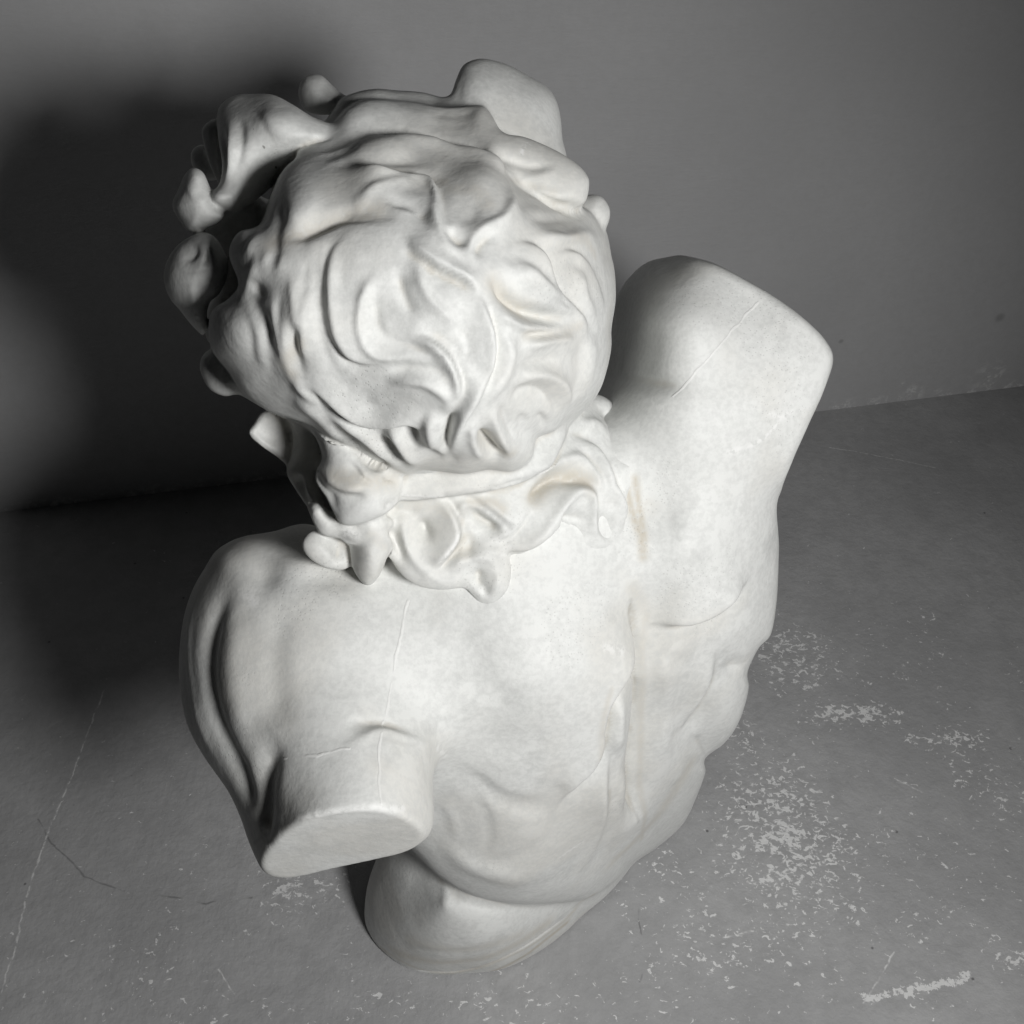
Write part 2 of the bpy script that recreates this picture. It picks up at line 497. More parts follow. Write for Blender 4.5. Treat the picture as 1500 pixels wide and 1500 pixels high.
NAPE_D = [(880, 590, 1.03), (910, 610, 1.03), (930, 650, 1.005), (900, 680, .975), (850, 650, .97), (900, 760, .975), (860, 790, .965), (800, 760, .94), (750, 740, .925), (700, 780, .925), (650, 830, .922),
    (700, 870, .935), (600, 800, .92), (600, 740, .91), (650, 700, .91), (760, 680, .93), (830, 620, .97), (720, 860, .935)]
def slab(out, d, th, k, kb=None, **kw):
    return Slab(out, [(0, 0, d), (1500, 0, d), (0, 1500, d)] if np.isscalar(d) else d, th, k, kb, **kw)
def tilted(cx, cy, d, gx, gy):
    """depth plane: d at the centre, gx / gy metres per 100 units"""
    return [(cx, cy, d), (cx + 100, cy, d + gx), (cx, cy + 100, d + gy), (cx - 100, cy, d - gx), (cx, cy - 100, d - gy)]

hair = Union([
    (Slab(CROWN_OUT, CROWN_D, 0.20, k=0.024, kb=0.07), 0),
    (Slab(NAPE_OUT, NAPE_D, 0.05, k=0.009, kb=0.01), 0.006),
    (Ell(pt(600, 430, .92), (.13, .13, .15)), 0.02),
    # rows of hair above the forehead
    (slab([(440, 230), (470, 195), (488, 180), (510, 157), (540, 145), (600, 149), (650, 157), (700, 154), (714, 160), (728, 182), (740, 215), (720, 260), (560, 260)], tilted(600, 190, .826, 0.0, -.05), .10, .016, .04), .008),
    (slab([(470, 200), (490, 160), (505, 142), (545, 131), (580, 133), (620, 136), (655, 146), (700, 160), (700, 220), (520, 230)], tilted(600, 160, .90, 0.0, -.04), .08, .014, .03), .006),
    # big tongue on the right temple, its neighbour and the ball beneath
    (slab([(700, 214), (722, 202), (760, 198), (800, 213), (840, 236), (858, 254), (863, 270), (856, 298), (830, 303), (790, 294), (755, 280), (735, 270), (710, 240)], tilted(790, 250, .825, .012, .0), .07, .020, .03), .010),
    (slab([(640, 160), (660, 138), (668, 118), (678, 97), (695, 88), (715, 87), (745, 96), (775, 112), (800, 127), (814, 146), (821, 172), (824, 200), (828, 240), (780, 250), (700, 215)], tilted(745, 150, .915, .03, -.02), .10, .030, .04), .006),
    (slab([(845, 296), (862, 286), (880, 287), (892, 303), (893, 318), (886, 332), (870, 342), (845, 330)], .90, .05, .02), .004),
    # curls over the left temple
    (slab([(318, 168), (326, 150), (345, 139), (368, 137), (400, 139), (428, 153), (455, 170), (480, 180), (520, 192), (530, 206), (505, 216), (470, 222), (440, 232), (412, 254), (395, 275), (375, 292), (352, 308), (334, 311), (314, 298), (310, 284), (322, 268), (326, 240), (320, 200)],
          [(345, 150, .85), (345, 220, .815), (330, 290, .815), (400, 180, .815), (440, 200, .815), (500, 200, .825), (385, 265, .845)], .08, .026, .03), .004),
    (slab([(296, 195), (304, 180), (317, 176), (326, 200), (330, 250), (330, 290), (318, 262), (306, 235)], .875, .05, .014), .003),
    (slab([(280, 225), (290, 213), (305, 215), (325, 240), (320, 262), (300, 262), (283, 245)], .925, .05, .014), .003),
    (slab([(253, 300), (262, 276), (270, 256), (282, 246), (297, 252), (308, 275), (322, 300), (328, 318), (310, 332), (280, 340), (265, 325)], tilted(285, 290, .83, -.02, 0), .07, .020), .003),
    (slab([(241, 415), (243, 388), (258, 362), (282, 344), (305, 341), (320, 352), (332, 378), (334, 402), (322, 430), (305, 447), (300, 490), (282, 478), (262, 452), (250, 438)], tilted(290, 400, .815, -.02, .02), .08, .028), .004),
    (slab([(280, 350), (330, 300), (380, 290), (390, 340), (350, 380), (340, 440), (310, 500), (300, 470), (320, 400), (300, 360)], .90, .06, .015), .004),
    (slab([(437, 132), (443, 115), (458, 109), (473, 112), (490, 128), (508, 144), (510, 165), (470, 168), (448, 162), (440, 150)], tilted(465, 135, .93, .0, 0), .06, .026), .003),
    # behind the ear
    (slab([(293, 540), (298, 520), (312, 512), (330, 520), (350, 545), (375, 570), (400, 590), (380, 592), (350, 578), (328, 580), (305, 568)], .885, .05, .016), .004),
    (slab([(364, 635), (372, 620), (385, 604), (405, 608), (425, 620), (430, 650), (426, 682), (404, 668), (380, 652)], tilted(400, 640, .935, .03, 0), .03, .006), .002),
    (slab([(415, 610), (450, 605), (480, 630), (492, 700), (500, 760), (480, 770), (455, 748), (432, 716), (420, 690), (428, 650)], .925, .05, .018), .004),
    (slab([(440, 610), (475, 630), (520, 655), (560, 680), (590, 694), (592, 715), (584, 736), (566, 752), (545, 762), (520, 769), (500, 766), (488, 748), (478, 728), (464, 706), (464, 690), (472, 670), (462, 640)],
          [(480, 640, .85), (520, 670, .842), (480, 700, .85), (530, 700, .835), (580, 710, .855), (520, 750, .85), (440, 620, .86)], .08, .012, .03), .004),
    (slab([(484, 750), (500, 760), (545, 760), (546, 778), (538, 790), (524, 797), (508, 796), (496, 788), (470, 782), (455, 755), (450, 735), (470, 740)], .885, .05, .014), .003),
    (slab([(512, 790), (520, 765), (548, 755), (575, 760), (576, 785), (568, 812), (556, 842), (541, 857), (528, 850), (516, 828)], [(540, 780, .885), (545, 850, .912), (545, 820, .90), (520, 800, .90), (570, 790, .90), (560, 830, .908)], .06, .016), .004),
    (slab([(443, 798), (449, 784), (464, 777), (500, 785), (520, 800), (512, 830), (486, 834), (466, 826), (450, 813)], tilted(475, 805, .91, .03, .0), .05, .010), .004),
    # the fillet tying the hair
    (slab([(560, 690), (600, 680), (740, 670), (800, 620), (825, 630), (822, 656), (800, 684), (775, 702), (740, 714), (700, 722), (640, 730), (585, 732)], [(580, 710, .87), (660, 705, .875), (740, 695, .885), (820, 655, .91), (650, 730, .876), (660, 690, .874)], .05, .006, .01), .004),
    (slab([(380, 330), (520, 220), (700, 220), (860, 330), (880, 450), (840, 600), (700, 640), (500, 640), (400, 560), (350, 450)], .88, .16, .07), .03),
])

# the far side: brow, face and beard, turned up and away
FA = W2C(-.13, .80, .93)
head = Union([
    (Ell(W2C(-.085, .72, .93), (.10, .10, .125), AXW), 0),
    (Ell(W2C(-.115, .785, .90), (.068, .06, .10), AXW), .03),
    (Ell(W2C(-.14, .845, .915), (.013, .025, .022), AXW), .015),
    (Ell(W2C(-.135, .825, .965), (.045, .02, .015), AXW), .015),
    (Ell(W2C(-.13, .825, .885), (.028, .015, .009), AXW), .008),
    (Ell(W2C(-.12, .815, .83), (.05, .045, .06), AXW), .02),
    (Ell(W2C(-.09, .79, .81), (.06, .05, .05), AXW), .02),
    (Ell(W2C(-.05, .76, .80), (.06, .06, .09), AXW), .03),
])

# ------------------------------------------------------------------ surface modelling
# polylines are drawn on the surface; 'step' lines have the raised side on their right
def carve_body(c):
    c.scuff = np.zeros(len(c.V))
    R = Relief(240, 330, 1240, 1460, cell=2.)
    def S(pts, kind, h, w, w2=None, soft=4.0, **kw):
        x = sum(p[0] for p in pts) / len(pts)
        if x < 430 or kw.get('dirt'):
            c.stroke(pts, kind, h * 1.15, w, w2, soft=soft, **kw)
        else:
            R.add(pts, kind, h * (3.7 if kind == 'step' else 3.0), w, w2, px_mm=1.6, **kw)
    # spine and the long muscles beside it
    sp = [(915, 850), (924, 875), (934, 905), (943, 940), (948, 980), (948, 1030), (943, 1085), (938, 1140), (934, 1205)]
    c.stroke(sp, 'groove', 19, 25, taper=(.3, .2)); c.stroke(sp[1:], 'groove', 6.5, 5, taper=(.1, .15), dirt=.3)  # floor of the furrow darkened in colour to strengthen its shade
    c.stroke([(926, 868), (938, 900), (948, 935), (955, 975), (957, 1030)], 'ridge', 2.2, 5, taper=(.2, .5))
    S([(942, 900), (938, 945), (928, 975), (905, 1003), (888, 1028), (881, 1055), (878, 1090), (868, 1116), (845, 1145), (820, 1172), (800, 1205), (785, 1240)], 'step', 6.5, 36, 14, taper=(.12, .35))
    S([(912, 1010), (905, 1040), (900, 1080), (897, 1110)], 'ridge', 4, 13)
    S([(893, 1100), (889, 1150), (889, 1195), (876, 1235), (860, 1270), (845, 1300)], 'step', 3.5, 16, 8, taper=(.2, .3))
    S([(904, 1150), (907, 1180), (911, 1205)], 'groove', 1.2, 4)
    S([(925, 1120), (915, 1180), (912, 1240)], 'ridge', 2.5, 9)
    S([(1096, 845), (1076, 870), (1046, 894), (1016, 908), (985, 917), (955, 918)], 'step', 6.5, 34, 12, taper=(.2, .25))
    S([(1047, 950), (1043, 985), (1030, 1015), (1010, 1045), (996, 1065), (975, 1078)], 'step', 4, 20, 9, taper=(.25, .35))
    S([(1050, 976), (1072, 977), (1092, 968), (1100, 960)], 'groove', 4, 6, taper=(.4, 0))
    S([(1018, 1075), (1026, 1092), (1036, 1112)], 'groove', 5, 6, taper=(.4, 0))
    S([(1100, 940), (1090, 975), (1085, 1000)], 'ridge', 2, 8)
    S([(968, 930), (975, 980), (975, 1050), (965, 1130)], 'ridge', 3, 14)
    c.blob(968, 870, 24, 38, -4)
    c.blob(1040, 800, 60, 70, 5); c.blob(1060, 930, 30, 26, 3.5); c.blob(1062, 1030, 26, 34, 4); c.blob(1000, 1120, 36, 50, 2)
    c.blob(1100, 600, 60, 60, 3); c.blob(1010, 690, 50, 50, -3); c.blob(960, 560, 42, 16, -7, 10)
    c.blob(1020, 480, 50, 40, 5)
    # shoulder blade, flank
    c.blob(790, 985, 90, 80, 7); c.blob(740, 1085, 60, 28, -3, 10)
    S([(655, 1115), (700, 1150), (745, 1178), (790, 1182), (830, 1160)], 'groove', 1.8, 20)
    S([(672, 1140), (706, 1180), (716, 1225), (700, 1270)], 'groove', .9, 14)
    S([(640, 1160), (665, 1200), (668, 1240)], 'ridge', .9, 12)
    S([(640, 1225), (680, 1262), (740, 1285), (800, 1285)], 'ridge', 1.6, 14)
    S([(790, 1225), (760, 1255), (700, 1262)], 'groove', .8, 10)
    # left shoulder
    S([(352, 862), (326, 885), (312, 920), (305, 965), (306, 1010), (318, 1060), (338, 1102), (356, 1140), (366, 1190)], 'groove', 6, 14, taper=(.25, .1))
    S([(292, 860), (277, 920), (279, 1000), (298, 1075), (328, 1130)], 'ridge', 1.2, 9)
    S([(352, 900), (342, 960), (348, 1030), (368, 1090)], 'ridge', 2.5, 14)
    S([(412, 1080), (396, 1110), (388, 1150), (388, 1190), (384, 1225)], 'groove', 6, 14, taper=(.3, .05))
    S([(430, 880), (405, 930), (400, 1000), (412, 1070)], 'groove', 3, 16)
    c.blob(385, 838, 28, 30, -9, 20); c.blob(330, 820, 22, 20, 4); c.blob(470, 845, 45, 22, -6); c.blob(440, 800, 40, 18, -6)
    c.blob(500, 985, 70, 40, -2.5, -15)
    c.blob(470, 1060, 60, 40, 2)
    # the seam round the arm stump and its rim
    S([(470, 1112), (505, 1100), (530, 1085), (557, 1072), (590, 1082), (618, 1092), (640, 1104)], 'ridge', 2.4, 5, taper=(.6, .1))
    S([(500, 1060), (557, 1056), (610, 1072)], 'groove', 2.0, 9)
    c.blob(600, 1140, 22, 30, 1.5)
    # base: band above the floor, folds
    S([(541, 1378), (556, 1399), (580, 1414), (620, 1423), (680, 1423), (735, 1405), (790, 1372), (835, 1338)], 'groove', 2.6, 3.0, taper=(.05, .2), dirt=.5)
    S([(645, 1296), (655, 1318), (652, 1340)], 'ridge', 2, 5)
    S([(625, 1290), (645, 1305), (700, 1330), (770, 1338)], 'groove', 2.5, 7)
    c.blob(590, 1300, 24, 40, 2); c.blob(720, 1370, 50, 22, 2)
    R.solve(reach=75., blur=3)
    view = -c.V / np.linalg.norm(c.V, axis=1, keepdims=True)
    c.disp += R.at(R.H, c.u, c.v) / 1000. * sstep((c.N * view).sum(1), .10, .45)
    # thin dark lines: grime plus painted shade that sharpens the creases
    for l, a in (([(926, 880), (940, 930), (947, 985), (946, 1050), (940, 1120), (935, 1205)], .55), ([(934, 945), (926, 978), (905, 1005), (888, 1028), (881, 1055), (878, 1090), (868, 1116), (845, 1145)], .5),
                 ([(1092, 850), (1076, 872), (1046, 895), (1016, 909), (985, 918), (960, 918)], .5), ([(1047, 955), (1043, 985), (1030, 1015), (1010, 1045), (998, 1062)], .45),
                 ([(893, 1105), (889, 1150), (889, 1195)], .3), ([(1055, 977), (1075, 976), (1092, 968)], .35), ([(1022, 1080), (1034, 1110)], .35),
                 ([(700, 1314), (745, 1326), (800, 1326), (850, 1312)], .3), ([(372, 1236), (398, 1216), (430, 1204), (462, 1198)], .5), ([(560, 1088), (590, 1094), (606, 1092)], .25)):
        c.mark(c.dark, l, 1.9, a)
    # worn plaster: yellow runs and rubbed patches
    M = c.mark
    M(c.stain, [(918, 720), (927, 755), (938, 785), (942, 815)], 5, .9)
    M(c.stain, [(925, 860), (948, 900), (955, 940)], 9, .35)
    M(c.stain, [(951, 905), (956, 1000), (950, 1120), (940, 1230)], 5, .45)
    M(c.stain, [(885, 1000), (872, 1040), (870, 1100)], 4, .4)
    M(c.stain, [(560, 1390), (640, 1428), (720, 1412), (800, 1370), (870, 1310)], 6, .55)
    M(c.stain, [(600, 1378), (680, 1392), (760, 1370)], 12, .3)
    M(c.stain, [(900, 1260), (960, 1200), (1010, 1120)], 16, .4)
    M(c.stain, [(580, 1395), (640, 1410), (720, 1400), (800, 1355)], 14, .5)
    M(c.stain, [(930, 700), (936, 740), (944, 790)], 4, .9)
    M(c.stain, [(555, 1125), (600, 1150), (625, 1180)], 12, .22)
    M(c.stain, [(570, 1405), (620, 1430), (700, 1428), (760, 1405), (830, 1352)], 7, .9)
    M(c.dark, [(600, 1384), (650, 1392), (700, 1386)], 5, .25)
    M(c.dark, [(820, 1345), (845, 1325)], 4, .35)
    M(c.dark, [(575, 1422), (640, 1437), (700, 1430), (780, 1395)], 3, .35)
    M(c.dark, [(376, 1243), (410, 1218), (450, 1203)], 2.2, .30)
    M(c.scuff, [(1158, 603), (1142, 612), (1128, 632), (1095, 655)], 2.0, .9)
    M(c.scuff, [(1125, 605), (1150, 612)], 2.0, .8)
    M(c.scuff, [(1068, 662), (1082, 657)], 3, .8)
    M(c.scuff, [(955, 585), (975, 600)], 3, .5)
    M(c.scuff, [(360, 870), (372, 880)], 6, .7)
    M(c.scuff, [(880, 945), (905, 952)], 4, .6)
    M(c.scuff, [(440, 1196), (520, 1186), (590, 1184)], 2.5, .7)
    M(c.scuff, [(640, 1095), (652, 1108)], 3, .7)
    M(c.scuff, [(820, 1255), (852, 1230)], 2, .6)

def carve_hair(c):
    c.scuff = np.zeros(len(c.V))
    R = Relief(220, 60, 960, 900)
    def S(pts, kind, h, w, w2=None, **kw):
        x = sum(p[0] for p in pts) / len(pts); y = sum(p[1] for p in pts) / len(pts)
        g = 1.45 if (x < 500 and y < 600) else (2.3 if y < 640 else 2.4)
        R.add(pts, kind, h * g, w, w2, **kw)
    # --- top of the crown
    S([(514, 247), (530, 243), (548, 246), (568, 252), (595, 257), (622, 260), (636, 268), (642, 285), (646, 310), (652, 335), (664, 357)], 'step', 6, 24, 8, taper=(.12, .35), dirt=.35)
    S([(398, 352), (435, 342), (470, 325), (500, 312), (535, 311), (565, 316), (590, 330)], 'groove', 6.5, 14, taper=(.25, .4), dirt=.0)
    S([(505, 309), (530, 311), (552, 312), (570, 316), (585, 324)], 'groove', 2, 3)
    R.spot(440, 300, 34, 26, 4, -40); R.spot(600, 300, 40, 16, 3); R.spot(560, 275, 30, 12, 2)
    S([(520, 300), (550, 276), (590, 268), (625, 276)], 'ridge', 2.5, 8)
    S([(560, 296), (590, 298), (615, 310), (625, 335)], 'groove', 2, 7)
    S([(632, 275), (634, 300), (640, 330), (655, 360), (685, 385)], 'ridge', 2.5, 7)
    # crack down the left of the crown
    S([(380, 336), (388, 330), (395, 300), (404, 276), (418, 255)], 'step', 2.5, 12, 5, taper=(0, 0), dirt=1.0)
    S([(350, 380), (370, 345), (388, 332)], 'step', 2.0, 12, 5, taper=(0.3, 0), dirt=.5)
    # --- the central oval lock
    S([(575, 534), (548, 534), (528, 532), (508, 523), (494, 507), (484, 487), (479, 462), (477, 432), (478, 402), (483, 375), (495, 355), (520, 338)], 'step', 4.4, 26, 12, taper=(.2, .3), dirt=.4)
    S([(566, 392), (548, 405), (537, 425), (529, 450), (526, 476), (532, 500), (548, 517), (572, 523), (600, 521), (628, 526)], 'ridge', 3.6, 5.5, taper=(.2, .3))
    S([(556, 418), (551, 440), (551, 462), (558, 482), (572, 500), (592, 512)], 'groove', 2.8, 4, taper=(.3, .4), dirt=.3)
    S([(580, 385), (585, 410), (596, 445), (615, 470)], 'groove', 2.5, 9)
    S([(612, 375), (616, 410), (632, 440), (655, 462), (680, 480)], 'ridge', 2.5, 9)
    R.spot(515, 400, 22, 40, 3, 10); R.spot(660, 435, 26, 18, 2.5, 35)
    # --- ridge line of the right-hand lock
    S([(704, 440), (696, 426), (680, 412), (655, 400), (632, 388), (612, 374), (598, 360), (592, 346)], 'step', 6, 16, taper=(.2, .2), dirt=.6)
    S([(692, 420), (706, 440), (716, 464), (723, 490), (724, 516), (719, 545), (706, 572), (690, 600)], 'step', 6, 16, taper=(.25, .3), dirt=.5)
    S([(664, 470), (682, 490), (686, 515), (680, 545)], 'groove', 2, 6)
    S([(600, 492), (622, 494), (642, 505), (658, 520), (668, 540), (675, 562), (675, 580), (667, 598)], 'step', 5.5, 22, 8, taper=(.25, .25), dirt=.7)
    S([(612, 470), (628, 484), (650, 494), (672, 508), (690, 530), (698, 552)], 'groove', 3, 5, taper=(.3, .4), dirt=.4)
    S([(560, 545), (600, 541), (640, 545), (660, 565)], 'groove', 1.8, 10)
    R.spot(600, 570, 40, 24, 2, 10); R.spot(560, 580, 34, 22, 2)
    # --- lower edge of the big dome
    S([(610, 640), (605, 624), (592, 618), (560, 619), (532, 614), (505, 602), (480, 586), (455, 568), (430, 545)], 'step', 9, 24, 12, taper=(.1, .4), dirt=.45)
    S([(586, 618), (600, 630), (608, 646), (613, 662)], 'groove', 5, 8, taper=(.3, .4), dirt=.35)
    S([(472, 603), (505, 618), (538, 640), (566, 668), (592, 690)], 'ridge', 3.5, 7)
    S([(474, 615), (502, 636), (528, 655), (552, 674), (570, 690)], 'groove', 5.5, 6, taper=(.3, .1), dirt=.2)
    S([(545, 632), (562, 648), (578, 668), (600, 690)], 'groove', 4, 4.5, taper=(.3, .2), dirt=.35)
    S([(560, 622), (582, 640), (600, 668), (625, 684)], 'ridge', 3.5, 6)
    S([(612, 655), (640, 672), (680, 676)], 'groove', 2.5, 8)
    # --- lower crown
    S([(716, 545), (695, 582), (676, 610), (664, 640), (666, 668)], 'ridge', 4.5, 8)
    S([(672, 596), (660, 622), (652, 648), (656, 670)], 'groove', 5, 6, taper=(.3, .3), dirt=.3)
    S([(630, 600), (632, 630), (640, 660)], 'ridge', 4, 12)
    S([(702, 625), (710, 645), (722, 662), (740, 676)], 'groove', 6, 10, taper=(.3, .2), dirt=.25)
    S([(690, 600), (692, 640), (710, 680)], 'ridge', 3, 8)
    S([(738, 585), (736, 606), (746, 632), (760, 658)], 'groove', 2.8, 2.8, dirt=.4)
    S([(726, 590), (722, 612), (735, 645), (752, 672)], 'ridge', 3, 6)
    S([(745, 606), (750, 588), (762, 574), (780, 568), (798, 572), (810, 586), (812, 602), (804, 612)], 'groove', 3.8, 3.6, dirt=.5, taper=(.3, .1))
    S([(772, 604), (768, 625), (770, 648)], 'groove', 4, 6)
    S([(795, 604), (798, 622), (802, 634)], 'groove', 5, 7, dirt=.2)
    S([(752, 560), (790, 548), (822, 562), (832, 590), (820, 618)], 'ridge', 3.2, 7)
    S([(756, 536), (785, 532), (812, 524), (824, 518)], 'groove', 3.2, 3.4, dirt=.4)
    S([(760, 512), (792, 500), (826, 495), (844, 508)], 'ridge', 3.8, 8)
    S([(850, 486), (850, 512), (850, 545), (840, 580), (822, 614)], 'groove', 3, 3.4, dirt=.4)
    S([(866, 480), (866, 530), (856, 580)], 'ridge', 3, 8)
    # --- hollow and hook at the right
    R.spot(680, 296, 26, 36, -5, -20)
    S([(655, 330), (672, 350), (690, 352)], 'groove', 3, 9)
    S([(640, 212), (690, 222), (725, 240), (742, 268), (748, 298), (736, 322), (710, 336), (694, 352), (688, 376), (700, 395)], 'ridge', 3.4, 10, taper=(.2, .3))
    S([(716, 222), (733, 240), (742, 262), (752, 286), (762, 306), (775, 326)], 'step', 5.5, 16, 9, taper=(.1, .4), dirt=.4)
    S([(700, 378), (700, 362), (708, 350), (722, 340)], 'groove', 4, 5, dirt=.1)
    S([(752, 282), (780, 294), (810, 302), (845, 306)], 'groove', 3, 5, dirt=.55)
    S([(765, 312), (800, 318), (850, 316), (875, 335)], 'groove', 2.5, 10)
    S([(780, 340), (820, 352), (860, 345), (880, 370)], 'ridge', 3.5, 10)
    S([(745, 356), (770, 355), (788, 364), (800, 382), (806, 402), (816, 424), (836, 444), (852, 462), (860, 482), (858, 504)], 'step', 5, 17, 9, taper=(.25, .15), dirt=.6)
    S([(808, 374), (826, 366), (845, 371), (860, 384), (872, 406), (882, 432), (890, 462)], 'step', 4.5, 14, 6, taper=(.2, .1), dirt=.55)
    S([(828, 386), (845, 404), (850, 430), (862, 455), (870, 490)], 'ridge', 3.2, 8)
    S([(880, 340), (886, 380), (891, 420), (892, 460)], 'groove', 2.5, 3, dirt=.5)
    S([(712, 396), (730, 416), (748, 438), (772, 455), (806, 466), (842, 468)], 'groove', 6.5, 10, taper=(.25, .3))
    S([(720, 446), (752, 474), (792, 482), (836, 482)], 'ridge', 3.5, 7)
    S([(762, 490), (800, 488), (832, 488)], 'groove', 2.8, 6)
    S([(745, 380), (775, 405), (800, 430), (825, 455)], 'ridge', 4, 13)
    # --- left slope of the crown
    S([(424, 398), (430, 430), (434, 465), (440, 500)], 'ridge', 3, 6)
    S([(432, 470), (430, 500), (432, 530), (440, 560)], 'groove', 3.5, 8, dirt=.2)
    S([(452, 430), (442, 470), (444, 510), (456, 535)], 'ridge', 2.6, 5)
    S([(398, 452), (410, 490), (424, 530), (440, 560), (465, 590), (482, 602)], 'ridge', 5, 9)
    S([(370, 405), (376, 425), (386, 442)], 'groove', 4, 5, dirt=.3)
    S([(365, 415), (375, 450), (392, 485), (400, 520)], 'groove', 3, 9)
    S([(465, 350), (462, 400), (466, 450), (472, 500), (490, 540), (520, 560)], 'groove', 2.5, 12)
    S([(340, 440), (360, 425), (372, 400), (378, 370)], 'ridge', 3, 8)
    R.spot(352, 490, 22, 34, 5, -20); R.spot(400, 385, 20, 22, 3)
    S([(420, 575), (455, 600), (490, 640), (520, 668)], 'ridge', 3, 10)
    # --- rows above the forehead
    S([(452, 232), (490, 222), (512, 212), (530, 200), (560, 190)], 'groove', 5, 6, dirt=.2)
    S([(500, 200), (530, 193), (565, 189), (612, 192), (660, 202), (700, 216), (728, 236)], 'groove', 4, 5, taper=(.2, .1))
    S([(620, 158), (650, 162), (680, 160), (706, 156)], 'groove', 4.5, 5)
    S([(486, 186), (510, 160), (545, 147), (600, 152)], 'ridge', 3, 6)
    S([(508, 215), (545, 208), (600, 208), (655, 218), (700, 240)], 'ridge', 3.5, 9)
    S([(470, 248), (520, 232), (600, 232), (640, 245)], 'groove', 3, 8)
    # temple curl
    S([(334, 170), (338, 205), (336, 240), (332, 285)], 'ridge', 4, 5)
    S([(327, 190), (330, 230), (327, 268)], 'groove', 5, 4)
    S([(350, 160), (352, 210), (345, 260)], 'groove', 3, 8)
    S([(370, 150), (385, 180), (400, 205), (412, 228)], 'groove', .8, 2.5, dirt=.35)
    R.spot(400, 180, 30, 18, 3, 20)
    S([(250, 395), (275, 400), (300, 398), (318, 385)], 'groove', 1.5, 3, dirt=.4)
    S([(300, 355), (300, 375), (296, 392)], 'groove', 7, 6)
    S([(282, 350), (278, 372), (262, 384)], 'groove', 6, 5)
    S([(272, 262), (285, 285), (310, 310)], 'ridge', 3, 6)
    # tongue
    S([(720, 215), (745, 232), (775, 243), (815, 240)], 'groove', 2.4, 7)
    S([(745, 268), (790, 258), (830, 248)], 'ridge', .9, 3)
    S([(770, 275), (815, 285), (850, 285)], 'ridge', 2.5, 8)
    # --- strands behind the ear
    S([(428, 690), (448, 722), (468, 752)], 'groove', 4, 5, dirt=.3)
    S([(440, 700), (458, 735), (478, 764)], 'ridge', 4, 5)
    S([(450, 690), (466, 722), (486, 752)], 'groove', 5, 5, dirt=.5)
    S([(404, 604), (420, 628), (424, 660)], 'groove', 3, 4, dirt=.3)
    S([(470, 712), (492, 722), (515, 728), (545, 728)], 'groove', 3, 3.2, dirt=.35)
    S([(472, 690), (500, 712), (540, 716)], 'ridge', 3, 6)
    S([(505, 668), (530, 700), (556, 712)], 'groove', 3, 7)
    S([(560, 695), (578, 704), (585, 714)], 'groove', 3.5, 6, dirt=.45)
    S([(452, 622), (462, 640), (468, 665), (466, 690)], 'groove', 1.4, 3, dirt=.6)
    R.spot(540, 745, 30, 12, 2)
    S([(540, 792), (545, 820), (542, 852)], 'ridge', 3, 5)
    S([(572, 790), (566, 815), (556, 838)], 'ridge', 2, 3)
    # --- curls on the nape
    S([(636, 722), (652, 734), (664, 748), (673, 768), (674, 788), (664, 806), (650, 822), (634, 838)], 'step', 8, 20, 10, taper=(.25, .08), dirt=.4)
    S([(612, 755), (622, 778), (628, 800)], 'groove', 8, 9, taper=(.4, .4))
    S([(592, 745), (592, 785), (606, 820), (632, 840), (660, 842)], 'ridge', 4, 8)
    S([(575, 765), (580, 795), (594, 826)], 'groove', 4, 6)
    S([(652, 838), (676, 820), (700, 815), (722, 822), (730, 840)], 'ridge', 3.5, 7)
    S([(686, 742), (702, 760), (722, 772), (738, 776)], 'groove', 7, 7, taper=(.3, .2), dirt=.35)
    S([(690, 728), (720, 742), (744, 760), (768, 768)], 'ridge', 3, 8)
    S([(684, 775), (690, 800), (676, 822)], 'groove', 3.5, 8)
    S([(695, 832), (703, 845), (700, 868)], 'groove', 6, 5, dirt=.2)
    S([(724, 830), (728, 850), (718, 872)], 'ridge', 3, 4)
    S([(770, 750), (784, 730), (800, 712), (822, 700), (848, 702), (866, 714)], 'groove', 8, 11, taper=(.3, .15))
    S([(812, 704), (840, 697), (862, 706), (872, 720)], 'groove', 3, 4, dirt=.2)
    S([(730, 808), (765, 802), (792, 780), (812, 752), (832, 728), (848, 718), (862, 724), (868, 745), (872, 770), (882, 792), (900, 796)], 'ridge', 6, 8, taper=(.2, .15))
    S([(873, 716), (873, 740), (873, 762), (880, 784), (892, 794)], 'groove', 4, 3.4, dirt=.4)
    S([(888, 750), (886, 770), (893, 782), (902, 776)], 'groove', 6, 7)
    S([(880, 738), (892, 736), (906, 738)], 'groove', 1.5, 2.5, dirt=.2)
    S([(814, 762), (830, 756), (848, 757), (858, 764)], 'groove', 3, 3, dirt=.4)
    S([(836, 768), (842, 785), (850, 798)], 'groove', 5, 8, dirt=.1)
    S([(744, 812), (770, 808), (792, 795), (808, 776)], 'groove', 2, 3, dirt=.4, taper=(0, .2))
    S([(868, 640), (890, 662), (902, 684), (912, 712), (918, 740)], 'groove', 4.5, 5, taper=(.3, .15), dirt=.3)
    S([(850, 640), (876, 668), (892, 700), (900, 735)], 'ridge', 3.5, 8)
    S([(868, 590), (895, 608), (915, 640), (920, 672), (926, 690)], 'groove', 5, 5, taper=(.2, .2), dirt=.35)
    S([(878, 574), (908, 596), (928, 634), (930, 664)], 'ridge', 3, 6)
    S([(840, 620), (868, 622), (888, 640)], 'ridge', 3, 8)
    S([(780, 700), (810, 680), (845, 672), (870, 690)], 'ridge', 3, 9)
    S([(738, 706), (755, 708), (768, 700)], 'groove', 1.8, 3.5, dirt=.3)
    S([(706, 722), (736, 722), (765, 716), (790, 706)], 'groove', 2, 2.5, dirt=.15)
    S([(362, 450), (378, 478), (382, 515), (396, 552)], 'ridge', 2, 9)
    S([(418, 296), (406, 335), (402, 375), (396, 405)], 'groove', 2, 8)
